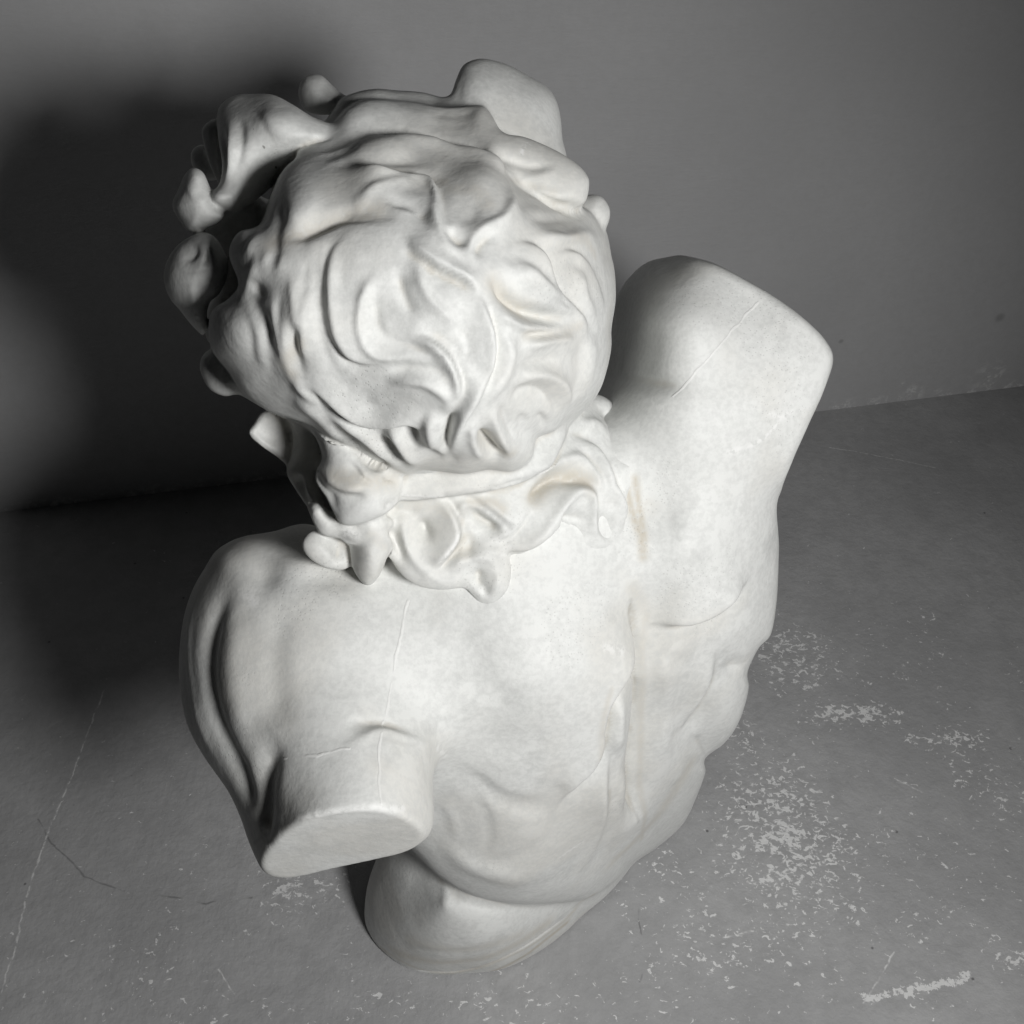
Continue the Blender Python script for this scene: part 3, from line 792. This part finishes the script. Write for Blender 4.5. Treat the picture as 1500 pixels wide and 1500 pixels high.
    S([(452, 372), (446, 410), (448, 440)], 'groove', 2, 6)
    S([(410, 420), (404, 455), (412, 500), (428, 545)], 'step', 2.5, 8)
    S([(452, 792), (472, 806), (488, 824)], 'ridge', 3, 5)
    S([(496, 790), (498, 808), (494, 828)], 'groove', 4, 4)
    S([(376, 625), (392, 640), (412, 655)], 'groove', 2, 5)
    S([(706, 846), (710, 866), (714, 878)], 'groove', 3, 4)
    S([(596, 800), (606, 826), (632, 846), (664, 850), (690, 846)], 'ridge', 2.5, 5)
    S([(560, 728), (575, 745), (600, 752), (622, 745)], 'groove', 3, 4)
    S([(690, 728), (676, 742), (672, 760)], 'ridge', 3, 4)
    S([(655, 730), (690, 736), (712, 748), (736, 768), (752, 790)], 'step', 3.5, 10)
    S([(778, 740), (765, 765), (745, 785), (715, 795)], 'step', 4, 12)
    S([(560, 775), (572, 800), (580, 820)], 'ridge', 3, 5)
    S([(890, 700), (905, 720), (910, 750), (905, 775)], 'ridge', 4, 5)
    S([(840, 655), (860, 672), (880, 700), (888, 725)], 'step', 4, 10)
    S([(700, 800), (720, 808), (740, 812)], 'ridge', 3, 6)
    S([(905, 600), (920, 630), (924, 660)], 'groove', 2.5, 3)
    S([(820, 640), (850, 636), (880, 655), (902, 690)], 'groove', 3, 4, dirt=.2)
    S([(555, 470), (575, 500), (606, 510), (640, 525)], 'groove', 2.2, 4)
    S([(640, 600), (650, 620), (648, 655), (655, 680)], 'step', 3, 10)
    S([(560, 560), (610, 556), (650, 575), (660, 610)], 'ridge', 3, 9)
    S([(735, 470), (745, 510), (738, 545), (720, 575), (712, 600)], 'ridge', 3, 10)
    S([(775, 420), (790, 440), (820, 452), (846, 462)], 'ridge', 3, 8)
    R.solve(reach=40., blur=4)
    # only the surface that faces the maker takes the relief, fading as it turns away
    view = -c.V / np.linalg.norm(c.V, axis=1, keepdims=True)
    face = sstep((c.N * view).sum(1), .12, .5)
    c.disp += R.at(R.H, c.u, c.v) / 1000. * face
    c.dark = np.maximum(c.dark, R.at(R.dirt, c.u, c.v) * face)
    # dirt and rubbed edges
    M = c.mark
    M(c.stain, [(400, 352), (435, 342), (470, 322), (510, 308), (550, 305)], 10, .55)
    M(c.stain, [(525, 238), (570, 240), (610, 252), (650, 262)], 6, .45)
    M(c.stain, [(725, 415), (748, 440), (775, 458)], 8, .6)
    M(c.stain, [(770, 488), (820, 490), (846, 478)], 6, .4)
    M(c.stain, [(712, 640), (725, 660), (745, 668)], 9, .5)
    M(c.stain, [(785, 728), (808, 705), (845, 697), (860, 708)], 9, .8)
    M(c.stain, [(690, 735), (720, 735), (735, 745)], 6, .55)
    M(c.stain, [(680, 790), (678, 808)], 8, .5)
    M(c.stain, [(440, 500), (420, 530), (430, 545)], 6, .5)
    M(c.stain, [(490, 700), (540, 705), (580, 705)], 10, .55)
    M(c.stain, [(830, 350), (855, 352), (872, 372)], 6, .4)
    M(c.stain, [(750, 265), (775, 272), (810, 280)], 6, .4)
    M(c.stain, [(600, 742), (640, 742), (655, 752)], 8, .35)
    M(c.stain, [(560, 800), (545, 780)], 6, .3)
    M(c.stain, [(660, 270), (700, 275), (715, 300)], 8, .35)
    M(c.scuff, [(470, 236), (500, 240), (530, 240), (570, 234)], 1.6, .6)
    M(c.scuff, [(765, 222), (768, 212), (775, 208)], 1.5, 1)
    M(c.scuff, [(462, 702), (478, 700), (486, 708)], 4, .8)
    M(c.scuff, [(498, 785), (512, 780), (520, 784)], 4, .8)
    M(c.scuff, [(592, 728), (640, 728), (680, 726)], 2, .6)
    M(c.scuff, [(670, 780), (662, 800), (645, 822)], 2, .9)
    M(c.scuff, [(735, 812), (765, 814), (790, 800)], 2, .5)

# ------------------------------------------------------------------ materials
LAMP_POS = (0.70, .22, -.30); LAMP_AIM = (-.06, .36, 1.0); LAMP_W = 88; LAMP_R = .16; LAMP_SPOT = 118; AMB = .002
class NT:
    def __init__(s, name):
        s.m = bpy.data.materials.new(name); s.m.use_nodes = True
        s.t = s.m.node_tree; s.b = s.t.nodes['Principled BSDF']
        s.co = s.t.nodes.new('ShaderNodeTexCoord').outputs['Object']
    def n(s, typ, **kw):
        nd = s.t.nodes.new(typ)
        for k, v in kw.items():
            if k in nd.inputs.keys() or isinstance(k, int): pass
            setattr(nd, k, v)
        return nd
    def l(s, a, b): s.t.links.new(a, b)
    def noise(s, scale, detail=4, rough=.55, co=None, dist=0):
        nd = s.n('ShaderNodeTexNoise'); nd.inputs['Scale'].default_value = scale
        nd.inputs['Detail'].default_value = detail; nd.inputs['Roughness'].default_value = rough
        nd.inputs['Distortion'].default_value = dist
        s.l(co or s.co, nd.inputs['Vector']); return nd.outputs['Fac']
    def ramp(s, x, a, b, lo=0., hi=1.):
        nd = s.n('ShaderNodeMapRange'); nd.interpolation_type = 'SMOOTHSTEP'
        for i, v in zip(('From Min', 'From Max', 'To Min', 'To Max'), (a, b, lo, hi)): nd.inputs[i].default_value = v
        s.l(x, nd.inputs['Value']); return nd.outputs['Result']
    def math(s, op, a, b=None, c=None, clamp=False):
        nd = s.n('ShaderNodeMath', operation=op); nd.use_clamp = clamp
        for i, v in enumerate((a, b, c)):
            if v is None: continue
            if isinstance(v, (int, float)): nd.inputs[i].default_value = v
            else: s.l(v, nd.inputs[i])
        return nd.outputs[0]
    def mix(s, f, a, b, mode='MIX'):
        nd = s.n('ShaderNodeMix', data_type='RGBA', blend_type=mode)
        for i, v in ((0, f), (6, a), (7, b)):
            if isinstance(v, (int, float)): nd.inputs[i].default_value = v
            elif isinstance(v, tuple): nd.inputs[i].default_value = (*v, 1)
            else: s.l(v, nd.inputs[i])
        return nd.outputs[2]
    def bump(s, h, strength, dist, prev=None):
        nd = s.n('ShaderNodeBump'); nd.inputs['Strength'].default_value = strength; nd.inputs['Distance'].default_value = dist
        s.l(h, nd.inputs['Height'])
        if prev is not None: s.l(prev, nd.inputs['Normal'])
        return nd.outputs['Normal']

def on_floor(px, py):
    a, b = (px - 750) / F, (py - 750) / F
    d = H / (S2 * (1 + b))
    return (a * d, S2 * d * (1 - b), 0.0)
def on_wall(px, py):
    a, b = (px - 750) / F, (py - 750) / F       # along the ray: x=a d, y=S2 d (1-b)
    d = (1.765 - .675 * .186) / (S2 * (1 - b) - .186 * a)
    return (a * d, S2 * d * (1 - b), H - S2 * d * (1 + b))

def seg_dist(m, co, pts):
    """distance from the shading point to a drawn polyline in the room"""
    best = None
    for A, Bp in zip(pts[:-1], pts[1:]):
        E = [Bp[i] - A[i] for i in range(3)]; L2 = sum(e * e for e in E) + 1e-12
        sub = m.n('ShaderNodeVectorMath', operation='SUBTRACT'); m.l(co, sub.inputs[0]); sub.inputs[1].default_value = A
        dot = m.n('ShaderNodeVectorMath', operation='DOT_PRODUCT'); m.l(sub.outputs[0], dot.inputs[0]); dot.inputs[1].default_value = [e / L2 for e in E]
        t = m.math('ADD', dot.outputs['Value'], 0.0, clamp=True)
        sc_ = m.n('ShaderNodeVectorMath', operation='SCALE'); sc_.inputs[0].default_value = E; m.l(t, sc_.inputs['Scale'])
        ds = m.n('ShaderNodeVectorMath', operation='DISTANCE'); m.l(sub.outputs[0], ds.inputs[0]); m.l(sc_.outputs[0], ds.inputs[1])
        best = ds.outputs['Value'] if best is None else m.math('MINIMUM', best, ds.outputs['Value'])
    return best

def jitter(m, amp, scale, co=None):
    """object coordinates shaken by noise, for wavering lines"""
    nz = m.n('ShaderNodeTexNoise'); nz.inputs['Scale'].default_value = scale; nz.inputs['Detail'].default_value = 3
    m.l(co or m.co, nz.inputs['Vector'])
    ma = m.n('ShaderNodeVectorMath', operation='MULTIPLY_ADD')
    m.l(nz.outputs['Color'], ma.inputs[0]); ma.inputs[1].default_value = (amp, amp, amp)
    ad = m.n('ShaderNodeVectorMath', operation='ADD'); m.l(co or m.co, ad.inputs[0]); ad.inputs[1].default_value = (-amp / 2,) * 3
    m.l(ad.outputs[0], ma.inputs[2])
    return ma.outputs[0]

def plaster_material(name, seams=(), cracks=()):
    """seams: raised mould lines, cracks: hairlines; lists of room polylines"""
    m = NT(name)
    def attr(k):
        a = m.t.nodes.new('ShaderNodeAttribute'); a.attribute_name = k; return a.outputs['Fac']
    fineN = m.noise(170, 2.5, .65)
    fine = m.ramp(fineN, .3, .7)
    brk = m.ramp(fineN, .25, .6, .45, 1.)
    col = m.mix(m.math('ADD', attr('tone'), m.math('MULTIPLY', m.math('SUBTRACT', fine, .5), .45)), (.60, .607, .592), (.80, .807, .788))
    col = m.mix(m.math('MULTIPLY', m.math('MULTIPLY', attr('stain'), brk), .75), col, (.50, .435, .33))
    col = m.mix(m.math('MULTIPLY', m.math('MULTIPLY', attr('dirt'), brk), .62), col, (.20, .20, .185))  # grime together with shade painted into the creases
    sc_ = m.math('MULTIPLY', attr('scuff'), m.ramp(fineN, .40, .54))
    col = m.mix(sc_, col, (.90, .90, .885))
    # pin holes
    vo = m.n('ShaderNodeTexVoronoi'); vo.inputs['Scale'].default_value = 300; m.l(m.co, vo.inputs['Vector'])
    pits = m.math('MULTIPLY', m.ramp(vo.outputs['Distance'], .10, .28, 1., 0.), attr('pitted'))
    col = m.mix(m.math('MULTIPLY', pits, .45), col, (.30, .30, .28))
    jc = jitter(m, .006, 40)
    hgt = None
    if seams:
        d = None
        for s_ in seams:
            q = seg_dist(m, jc, s_); d = q if d is None else m.math('MINIMUM', d, q)
        sm = m.ramp(d, .0005, .0017, 1., 0.)
        col = m.mix(m.math('MULTIPLY', sm, m.ramp(m.noise(60, 3), .35, .65, .35, .8)), col, (.90, .90, .88))
        hgt = sm
    if cracks:
        d = None
        for s_ in cracks:
            q = seg_dist(m, jc, s_); d = q if d is None else m.math('MINIMUM', d, q)
        ck = m.ramp(d, .0003, .0012, 1., 0.)
        col = m.mix(m.math('MULTIPLY', ck, .75), col, (.16, .16, .15))
    m.l(col, m.b.inputs['Base Color'])
    m.b.inputs['Roughness'].default_value = .58
    m.b.inputs['Specular IOR Level'].default_value = .35
    hh = m.math('ADD', m.math('MULTIPLY', fineN, .25), m.math('MULTIPLY', pits, -.18))
    if hgt is not None: hh = m.math('ADD', hh, m.math('MULTIPLY', hgt, .28))
    nb = m.bump(hh, .55, .0026)
    m.l(nb, m.b.inputs['Normal'])
    return m.m

def gauss_patches(m, pts):
    """density map: (point, radius x, radius y, weight)"""
    tot = None
    for (p, rx, ry, w) in pts:
        mp_ = m.n('ShaderNodeMapping'); mp_.vector_type = 'POINT'
        mp_.inputs['Scale'].default_value = (1 / rx, 1 / ry, 0); mp_.inputs['Location'].default_value = (-p[0] / rx, -p[1] / ry, 0)
        m.l(m.co, mp_.inputs['Vector'])
        ln = m.n('ShaderNodeVectorMath', operation='LENGTH'); m.l(mp_.outputs[0], ln.inputs[0])
        g = m.ramp(ln.outputs['Value'], 0., 1.6, w, 0.)
        tot = g if tot is None else m.math('MAXIMUM', tot, g)
    return tot

def floor_material():
    m = NT('painted_floor')
    base = m.mix(m.ramp(m.noise(3.5, 3, .6), .3, .7), (.37, .37, .373), (.46, .46, .462))
    base = m.mix(m.math('MULTIPLY', m.ramp(m.noise(30, 3, .7), .35, .7), .4), base, (.31, .31, .312))
    
    # pale chips in the paint, thick in some places
    dens = gauss_patches(m, [(on_floor(1150, 1230), .13, .19, .135), (on_floor(1165, 960), .10, .10, .125), (on_floor(1255, 1045), .11, .035, .13),
        (on_floor(1385, 1082), .10, .03, .13), (on_floor(1460, 1150), .10, .09, .085), (on_floor(1330, 1300), .35, .2, .055), (on_floor(1090, 1110), .05, .12, .11),
        (on_floor(440, 1290), .10, .06, .10), (on_floor(760, 1480), .5, .08, .06), (on_floor(250, 1400), .3, .2, .045), (on_floor(1060, 1380), .2, .15, .075),
        (on_floor(1290, 960), .25, .14, .05), (on_floor(1490, 1410), .05, .02, .14), (on_floor(1000, 1300), .12, .12, .08), (on_floor(200, 1150), .2, .2, .02)])
    st = m.n('ShaderNodeMapping'); st.inputs['Scale'].default_value = (1, 1.35, 1); st.inputs['Rotation'].default_value = (0, 0, .5); m.l(m.co, st.inputs['Vector'])
    nz = m.noise(92, 5, .62, co=st.outputs[0], dist=.7)
    nz2 = m.noise(13, 4, .7)
    thr = m.math('SUBTRACT', .70, m.math('MULTIPLY', dens, 1.35))
    v = m.math('ADD', nz, m.math('MULTIPLY', m.math('SUBTRACT', nz2, .5), .30))
    nb_ = m.math('ADD', m.noise(42, 5, .72, co=st.outputs[0], dist=.5), m.math('MULTIPLY', m.math('SUBTRACT', nz2, .5), .25))
    v = m.math('MAXIMUM', v, m.math('SUBTRACT', nb_, .045))
    chip = m.math('MULTIPLY', m.math('SUBTRACT', v, thr), 38., clamp=True)
    # long scratch with chips, crossing the corner, and wavering lines at the left
    jc = jitter(m, .03, 25)
    d1 = seg_dist(m, jc, [on_floor(1268, 1462), on_floor(1340, 1452), on_floor(1420, 1432)])
    c1 = m.math('MULTIPLY', m.math('SUBTRACT', m.noise(150, 3, .7), m.ramp(d1, .001, .016, .40, .78)), 14., clamp=True)
    jc2 = jitter(m, .010, 45)
    d2 = seg_dist(m, jc2, [on_floor(152, 1010), on_floor(112, 1120), on_floor(72, 1215), on_floor(42, 1300), on_floor(20, 1400), on_floor(-6, 1475)])
    c2 = m.math('MULTIPLY', m.ramp(d2, .0004, .0022, 1., 0.), m.ramp(m.noise(70, 4, .7), .38, .55, 0, .9))
    d3 = seg_dist(m, jc2, [on_floor(395, 1318), on_floor(430, 1296)])
    d3 = m.math('MINIMUM', d3, seg_dist(m, jc2, [on_floor(320, 1420), on_floor(348, 1462)]))
    d3 = m.math('MINIMUM', d3, seg_dist(m, jc2, [on_floor(1310, 1140), on_floor(1350, 1160)]))
    d3 = m.math('MINIMUM', d3, seg_dist(m, jc2, [on_floor(1060, 1372), on_floor(1105, 1365)]))
    d3 = m.math('MINIMUM', d3, seg_dist(m, jc2, [on_floor(1310, 1395), on_floor(1290, 1430), on_floor(1265, 1470)]))
    d3 = m.math('MINIMUM', d3, seg_dist(m, jc2, [on_floor(1215, 655), on_floor(1290, 668), on_floor(1370, 685)]))
    c3 = m.math('MULTIPLY', m.ramp(d3, .0004, .0020, 1., 0.), m.ramp(m.noise(90, 3, .7), .35, .6, .1, .8))
    pale = m.math('MAXIMUM', m.math('MAXIMUM', chip, c1), m.math('MAXIMUM', c2, c3))
    jc3 = jitter(m, .02, 15)
    d4 = seg_dist(m, jc3, [on_floor(58, 1198), on_floor(85, 1245), on_floor(125, 1285), on_floor(190, 1306), on_floor(300, 1325), on_floor(370, 1312)])
    d4 = m.math('MINIMUM', d4, seg_dist(m, jc3, [on_floor(930, 1290), on_floor(945, 1400), on_floor(935, 1440)]))
    dk = m.math('MULTIPLY', m.ramp(d4, .0005, .0022, 1., 0.), .45)
    base = m.mix(dk, base, (.08, .08, .08))
    vo = m.n('ShaderNodeTexVoronoi'); vo.inputs['Scale'].default_value = 22; m.l(m.co, vo.inputs['Vector'])
    dot = m.math('MULTIPLY', m.ramp(vo.outputs['Distance'], .03, .07, 1., 0.), m.math('GREATER_THAN', vo.outputs['Color'], .7))
    base = m.mix(m.math('MULTIPLY', dot, .7), base, (.07, .07, .07))
    col = m.mix(m.math('MULTIPLY', pale, .9), base, (.80, .80, .795))
    m.l(col, m.b.inputs['Base Color'])
    m.b.inputs['Roughness'].default_value = .62; m.b.inputs['Specular IOR Level'].default_value = .3
    nb = m.bump(m.noise(80, 4, .62), .6, .0030)
    m.l(nb, m.b.inputs['Normal'])
    return m.m

def wall_material():
    m = NT('painted_wall')
    col = m.mix(m.ramp(m.noise(1.6, 4, .5), .3, .7), (.47, .47, .475), (.54, .54, .545))
    col = m.mix(m.math('MULTIPLY', m.ramp(m.noise(60, 5, .7), .3, .75), .3), col, (.43, .43, .43))
    sx = m.n('ShaderNodeSeparateXYZ'); m.l(m.co, sx.inputs[0])
    low = m.ramp(sx.outputs['Z'], .0, .035, 1., 0.)
    sc_ = m.math('MULTIPLY', low, m.ramp(m.noise(45, 5, .7), .5, .62))
    for (px, py, r) in ((1450, 552, .045), (1335, 578, .03), (1318, 562, .012), (1240, 595, .02)):
        p = on_wall(px, py)
        ds = m.n('ShaderNodeVectorMath', operation='DISTANCE'); m.l(m.co, ds.inputs[0]); ds.inputs[1].default_value = p
        sc_ = m.math('MAXIMUM', sc_, m.math('MULTIPLY', m.ramp(ds.outputs['Value'], r * .3, r * 1.3, .9, 0.), m.ramp(m.noise(50, 5, .7), .48, .6)))
    col = m.mix(m.math('MULTIPLY', sc_, .6), col, (.85, .85, .84))
    for (px, py, r) in ((1232, 500, .006), (1465, 465, .012)):
        p = on_wall(px, py)
        ds = m.n('ShaderNodeVectorMath', operation='DISTANCE'); m.l(m.co, ds.inputs[0]); ds.inputs[1].default_value = p
        col = m.mix(m.ramp(ds.outputs['Value'], r * .3, r * 1.3, .4, 0.), col, (.18, .18, .18))
    m.l(col, m.b.inputs['Base Color'])
    m.b.inputs['Roughness'].default_value = .75; m.b.inputs['Specular IOR Level'].default_value = .25
    st = m.n('ShaderNodeMapping'); st.inputs['Scale'].default_value = (1, 1, 3.5); m.l(m.co, st.inputs['Vector'])
    nb = m.bump(m.noise(55, 4, .6, co=st.outputs[0]), .5, .0016)
    m.l(nb, m.b.inputs['Normal'])
    return m.m

# ------------------------------------------------------------------ build meshes
def build_body():
    V, Q = mesh_volume(body, (-.40, -.36, .72), (.40, .66, 2.0), VOX_BODY)
    V = relax(V, Q, 3)
    c = Carver(V, Q)
    carve_body(c)
    c.finish(1)
    return c
def build_hair():
    V, Q = mesh_volume(hair, (-.42, -.46, .62), (.20, .16, 1.16), VOX_HAIR)
    V = relax(V, Q, 2)
    c = Carver(V, Q)
    carve_hair(c)
    c.finish(2)
    return c

def weathering(c):
    W = to_world(c.V)
    a = vnoise(W, 9, 1, 4, .6); b = vnoise(W + .05 * vnoise(W, 12, 2, 2)[:, None], 30, 3, 4, .7); d = vnoise(W, 80, 4, 2, .6)
    warp = W + .03 * np.stack([vnoise(W, 25, 11 + i, 2) for i in range(3)], 1)
    streak = vnoise(warp, 45, 7, 3, .65)
    t = .78 + .30 * (a - .5) + .35 * (b - .5) + .22 * (d - .5)
    t -= .35 * sstep(vnoise(warp, 16, 5, 4, .65), .56, .72)
    t += .30 * sstep(streak, .60, .72)
    c.tone = np.clip(t, 0, 1.1)
    c.stain = np.maximum(c.stain, .22 * sstep(vnoise(W, 6, 8, 4, .6), .50, .70))
    # yellowing and grime in the hollows, with crevice shade painted in, broken up
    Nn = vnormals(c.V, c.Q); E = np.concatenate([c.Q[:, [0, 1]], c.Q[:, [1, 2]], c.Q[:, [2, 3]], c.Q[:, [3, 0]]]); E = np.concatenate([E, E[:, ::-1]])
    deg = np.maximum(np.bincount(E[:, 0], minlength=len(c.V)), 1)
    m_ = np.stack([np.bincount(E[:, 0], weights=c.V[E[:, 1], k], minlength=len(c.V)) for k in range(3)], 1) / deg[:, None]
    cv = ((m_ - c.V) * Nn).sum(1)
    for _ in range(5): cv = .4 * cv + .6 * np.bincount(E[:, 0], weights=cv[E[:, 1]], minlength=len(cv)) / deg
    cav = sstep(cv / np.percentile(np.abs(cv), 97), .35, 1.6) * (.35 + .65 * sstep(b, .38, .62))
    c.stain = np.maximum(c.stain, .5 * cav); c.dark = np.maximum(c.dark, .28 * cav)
    c.pitted = .6 * sstep(vnoise(W, 14, 9, 2), .60, .70)
    # uneven hand-finished surface
    c.V = c.V + c.N * (.0011 * (vnoise(W, 40, 21, 3, .5) - .5) + .0016 * (vnoise(W, 14, 22, 2, .5) - .5))[:, None]
    return {'stain': c.stain, 'dirt': c.dark, 'scuff': c.scuff, 'tone': c.tone, 'pitted': c.pitted}

def to_obj(name, V, Q, mat, parent, attrs=None):
    W = to_world(V)
    me = bpy.data.meshes.new(name)
    n, q = len(W), len(Q)
    me.vertices.add(n); me.vertices.foreach_set('co', W.astype(np.float32).ravel())
    me.loops.add(q * 4); me.loops.foreach_set('vertex_index', Q.astype(np.int32).ravel())
    me.polygons.add(q)
    me.polygons.foreach_set('loop_start', (np.arange(q) * 4).astype(np.int32))
    me.polygons.foreach_set('use_smooth', np.ones(q, bool))
    me.update(calc_edges=True); me.validate()
    for k, a in (attrs or {}).items():
        at = me.attributes.new(k, 'FLOAT', 'POINT')
        at.data.foreach_set('value', a.astype(np.float32))
    me.materials.append(mat)
    o = bpy.data.objects.new(name, me)
    bpy.context.scene.collection.objects.link(o)
    if parent: o.parent = parent
    return o

sc = bpy.context.scene
root = bpy.data.objects.new('plaster_bust', None)
sc.collection.objects.link(root)
root['label'] = 'white plaster bust with wavy hair and cut arm stumps standing on the grey floor'
root['category'] = 'sculpture'
def lines(c, ls):
    c.bvh = BVHTree.FromPolygons(c.V.tolist(), c.Q.tolist())      # the finished surface
    out = []
    for l in ls:
        q = spline(l, closed=False, n=2) if len(l) > 4 else l
        w = [c.hit(*p) for p in q]
        w = [tuple(to_world(r[0])) for r in w if r is not None]
        if len(w) > 1: out.append(w)
    return out
cb = build_body()
mb = plaster_material('plaster_body',
    lines(cb, [[(597, 880), (583, 950), (572, 1010), (562, 1056), (557, 1090), (557, 1140), (559, 1176)],
               [(1121, 427), (1085, 470), (1050, 512), (1010, 556), (985, 580)],
               [(415, 1112), (465, 1107), (512, 1096)]]),
    ())
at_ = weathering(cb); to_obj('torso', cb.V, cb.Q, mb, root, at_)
ch = build_hair()
mh = plaster_material('plaster_hair', [],
    lines(ch, [[(466, 635), (468, 665), (467, 690)], [(372, 190), (388, 215), (406, 246)]]))
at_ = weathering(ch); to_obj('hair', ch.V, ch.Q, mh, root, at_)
Vh, Qh = mesh_volume(head, (-.42, -.5, .6), (.25, .3, 1.35), .004)
Vh = relax(Vh, Qh, 2); to_obj('face', Vh, Qh, plaster_material('plaster_face'), root, {'tone': vnoise(to_world(Vh), 20, 3, 3) * .5 + .5})
print('VERTS', len(cb.V), len(ch.V))

# floor and wall
def plane(name, pts, mat):
    me = bpy.data.meshes.new(name); me.from_pydata(pts, [], [tuple(range(len(pts)))]); me.update()
    me.materials.append(mat)
    o = bpy.data.objects.new(name, me); sc.collection.objects.link(o)
    o['kind'] = 'structure'
    return o
def wy(x): return 1.765 + (x - .675) * .186
plane('floor', [(-4, -3, 0), (4, -3, 0), (4, wy(4) + .05, 0), (-4, wy(-4) + .05, 0)], floor_material())
plane('wall', [(-4, wy(-4), -.02), (4, wy(4), -.02), (4, wy(4), 3.2), (-4, wy(-4), 3.2)], wall_material())

# camera
cd = bpy.data.cameras.new('camera'); cam = bpy.data.objects.new('camera', cd)
sc.collection.objects.link(cam)
cam.location = (0, 0, H); cam.rotation_euler = (math.radians(45), 0, 0)
cd.sensor_width = 36; cd.lens = 36.0; cd.clip_start = .02; cd.clip_end = 50
sc.camera = cam

# lamp
def aim(o, tgt):
    d = Vector(tgt) - o.location
    o.rotation_euler = d.to_track_quat('-Z', 'Y').to_euler()
ld = bpy.data.lights.new('studio_lamp', 'SPOT')
ld.energy = LAMP_W; ld.shadow_soft_size = LAMP_R; ld.spot_size = math.radians(LAMP_SPOT); ld.spot_blend = 1.0
ld.color = (1, .995, .985)
lo = bpy.data.objects.new('studio_lamp', ld); sc.collection.objects.link(lo)
lo.location = tuple(to_world(np.array(LAMP_POS))); aim(lo, tuple(to_world(np.array(LAMP_AIM))))
w = bpy.data.worlds.new('World'); sc.world = w; w.use_nodes = True
w.node_tree.nodes['Background'].inputs[0].default_value = (.75, .9, 1, 1)
w.node_tree.nodes['Background'].inputs[1].default_value = AMB
vs = sc.view_settings
vs.view_transform = 'Standard'; vs.look = 'None'; vs.exposure = 0; vs.gamma = 1; vs.use_curve_mapping = False
sc.cycles.max_bounces = 5; sc.cycles.diffuse_bounces = 3; sc.cycles.glossy_bounces = 2
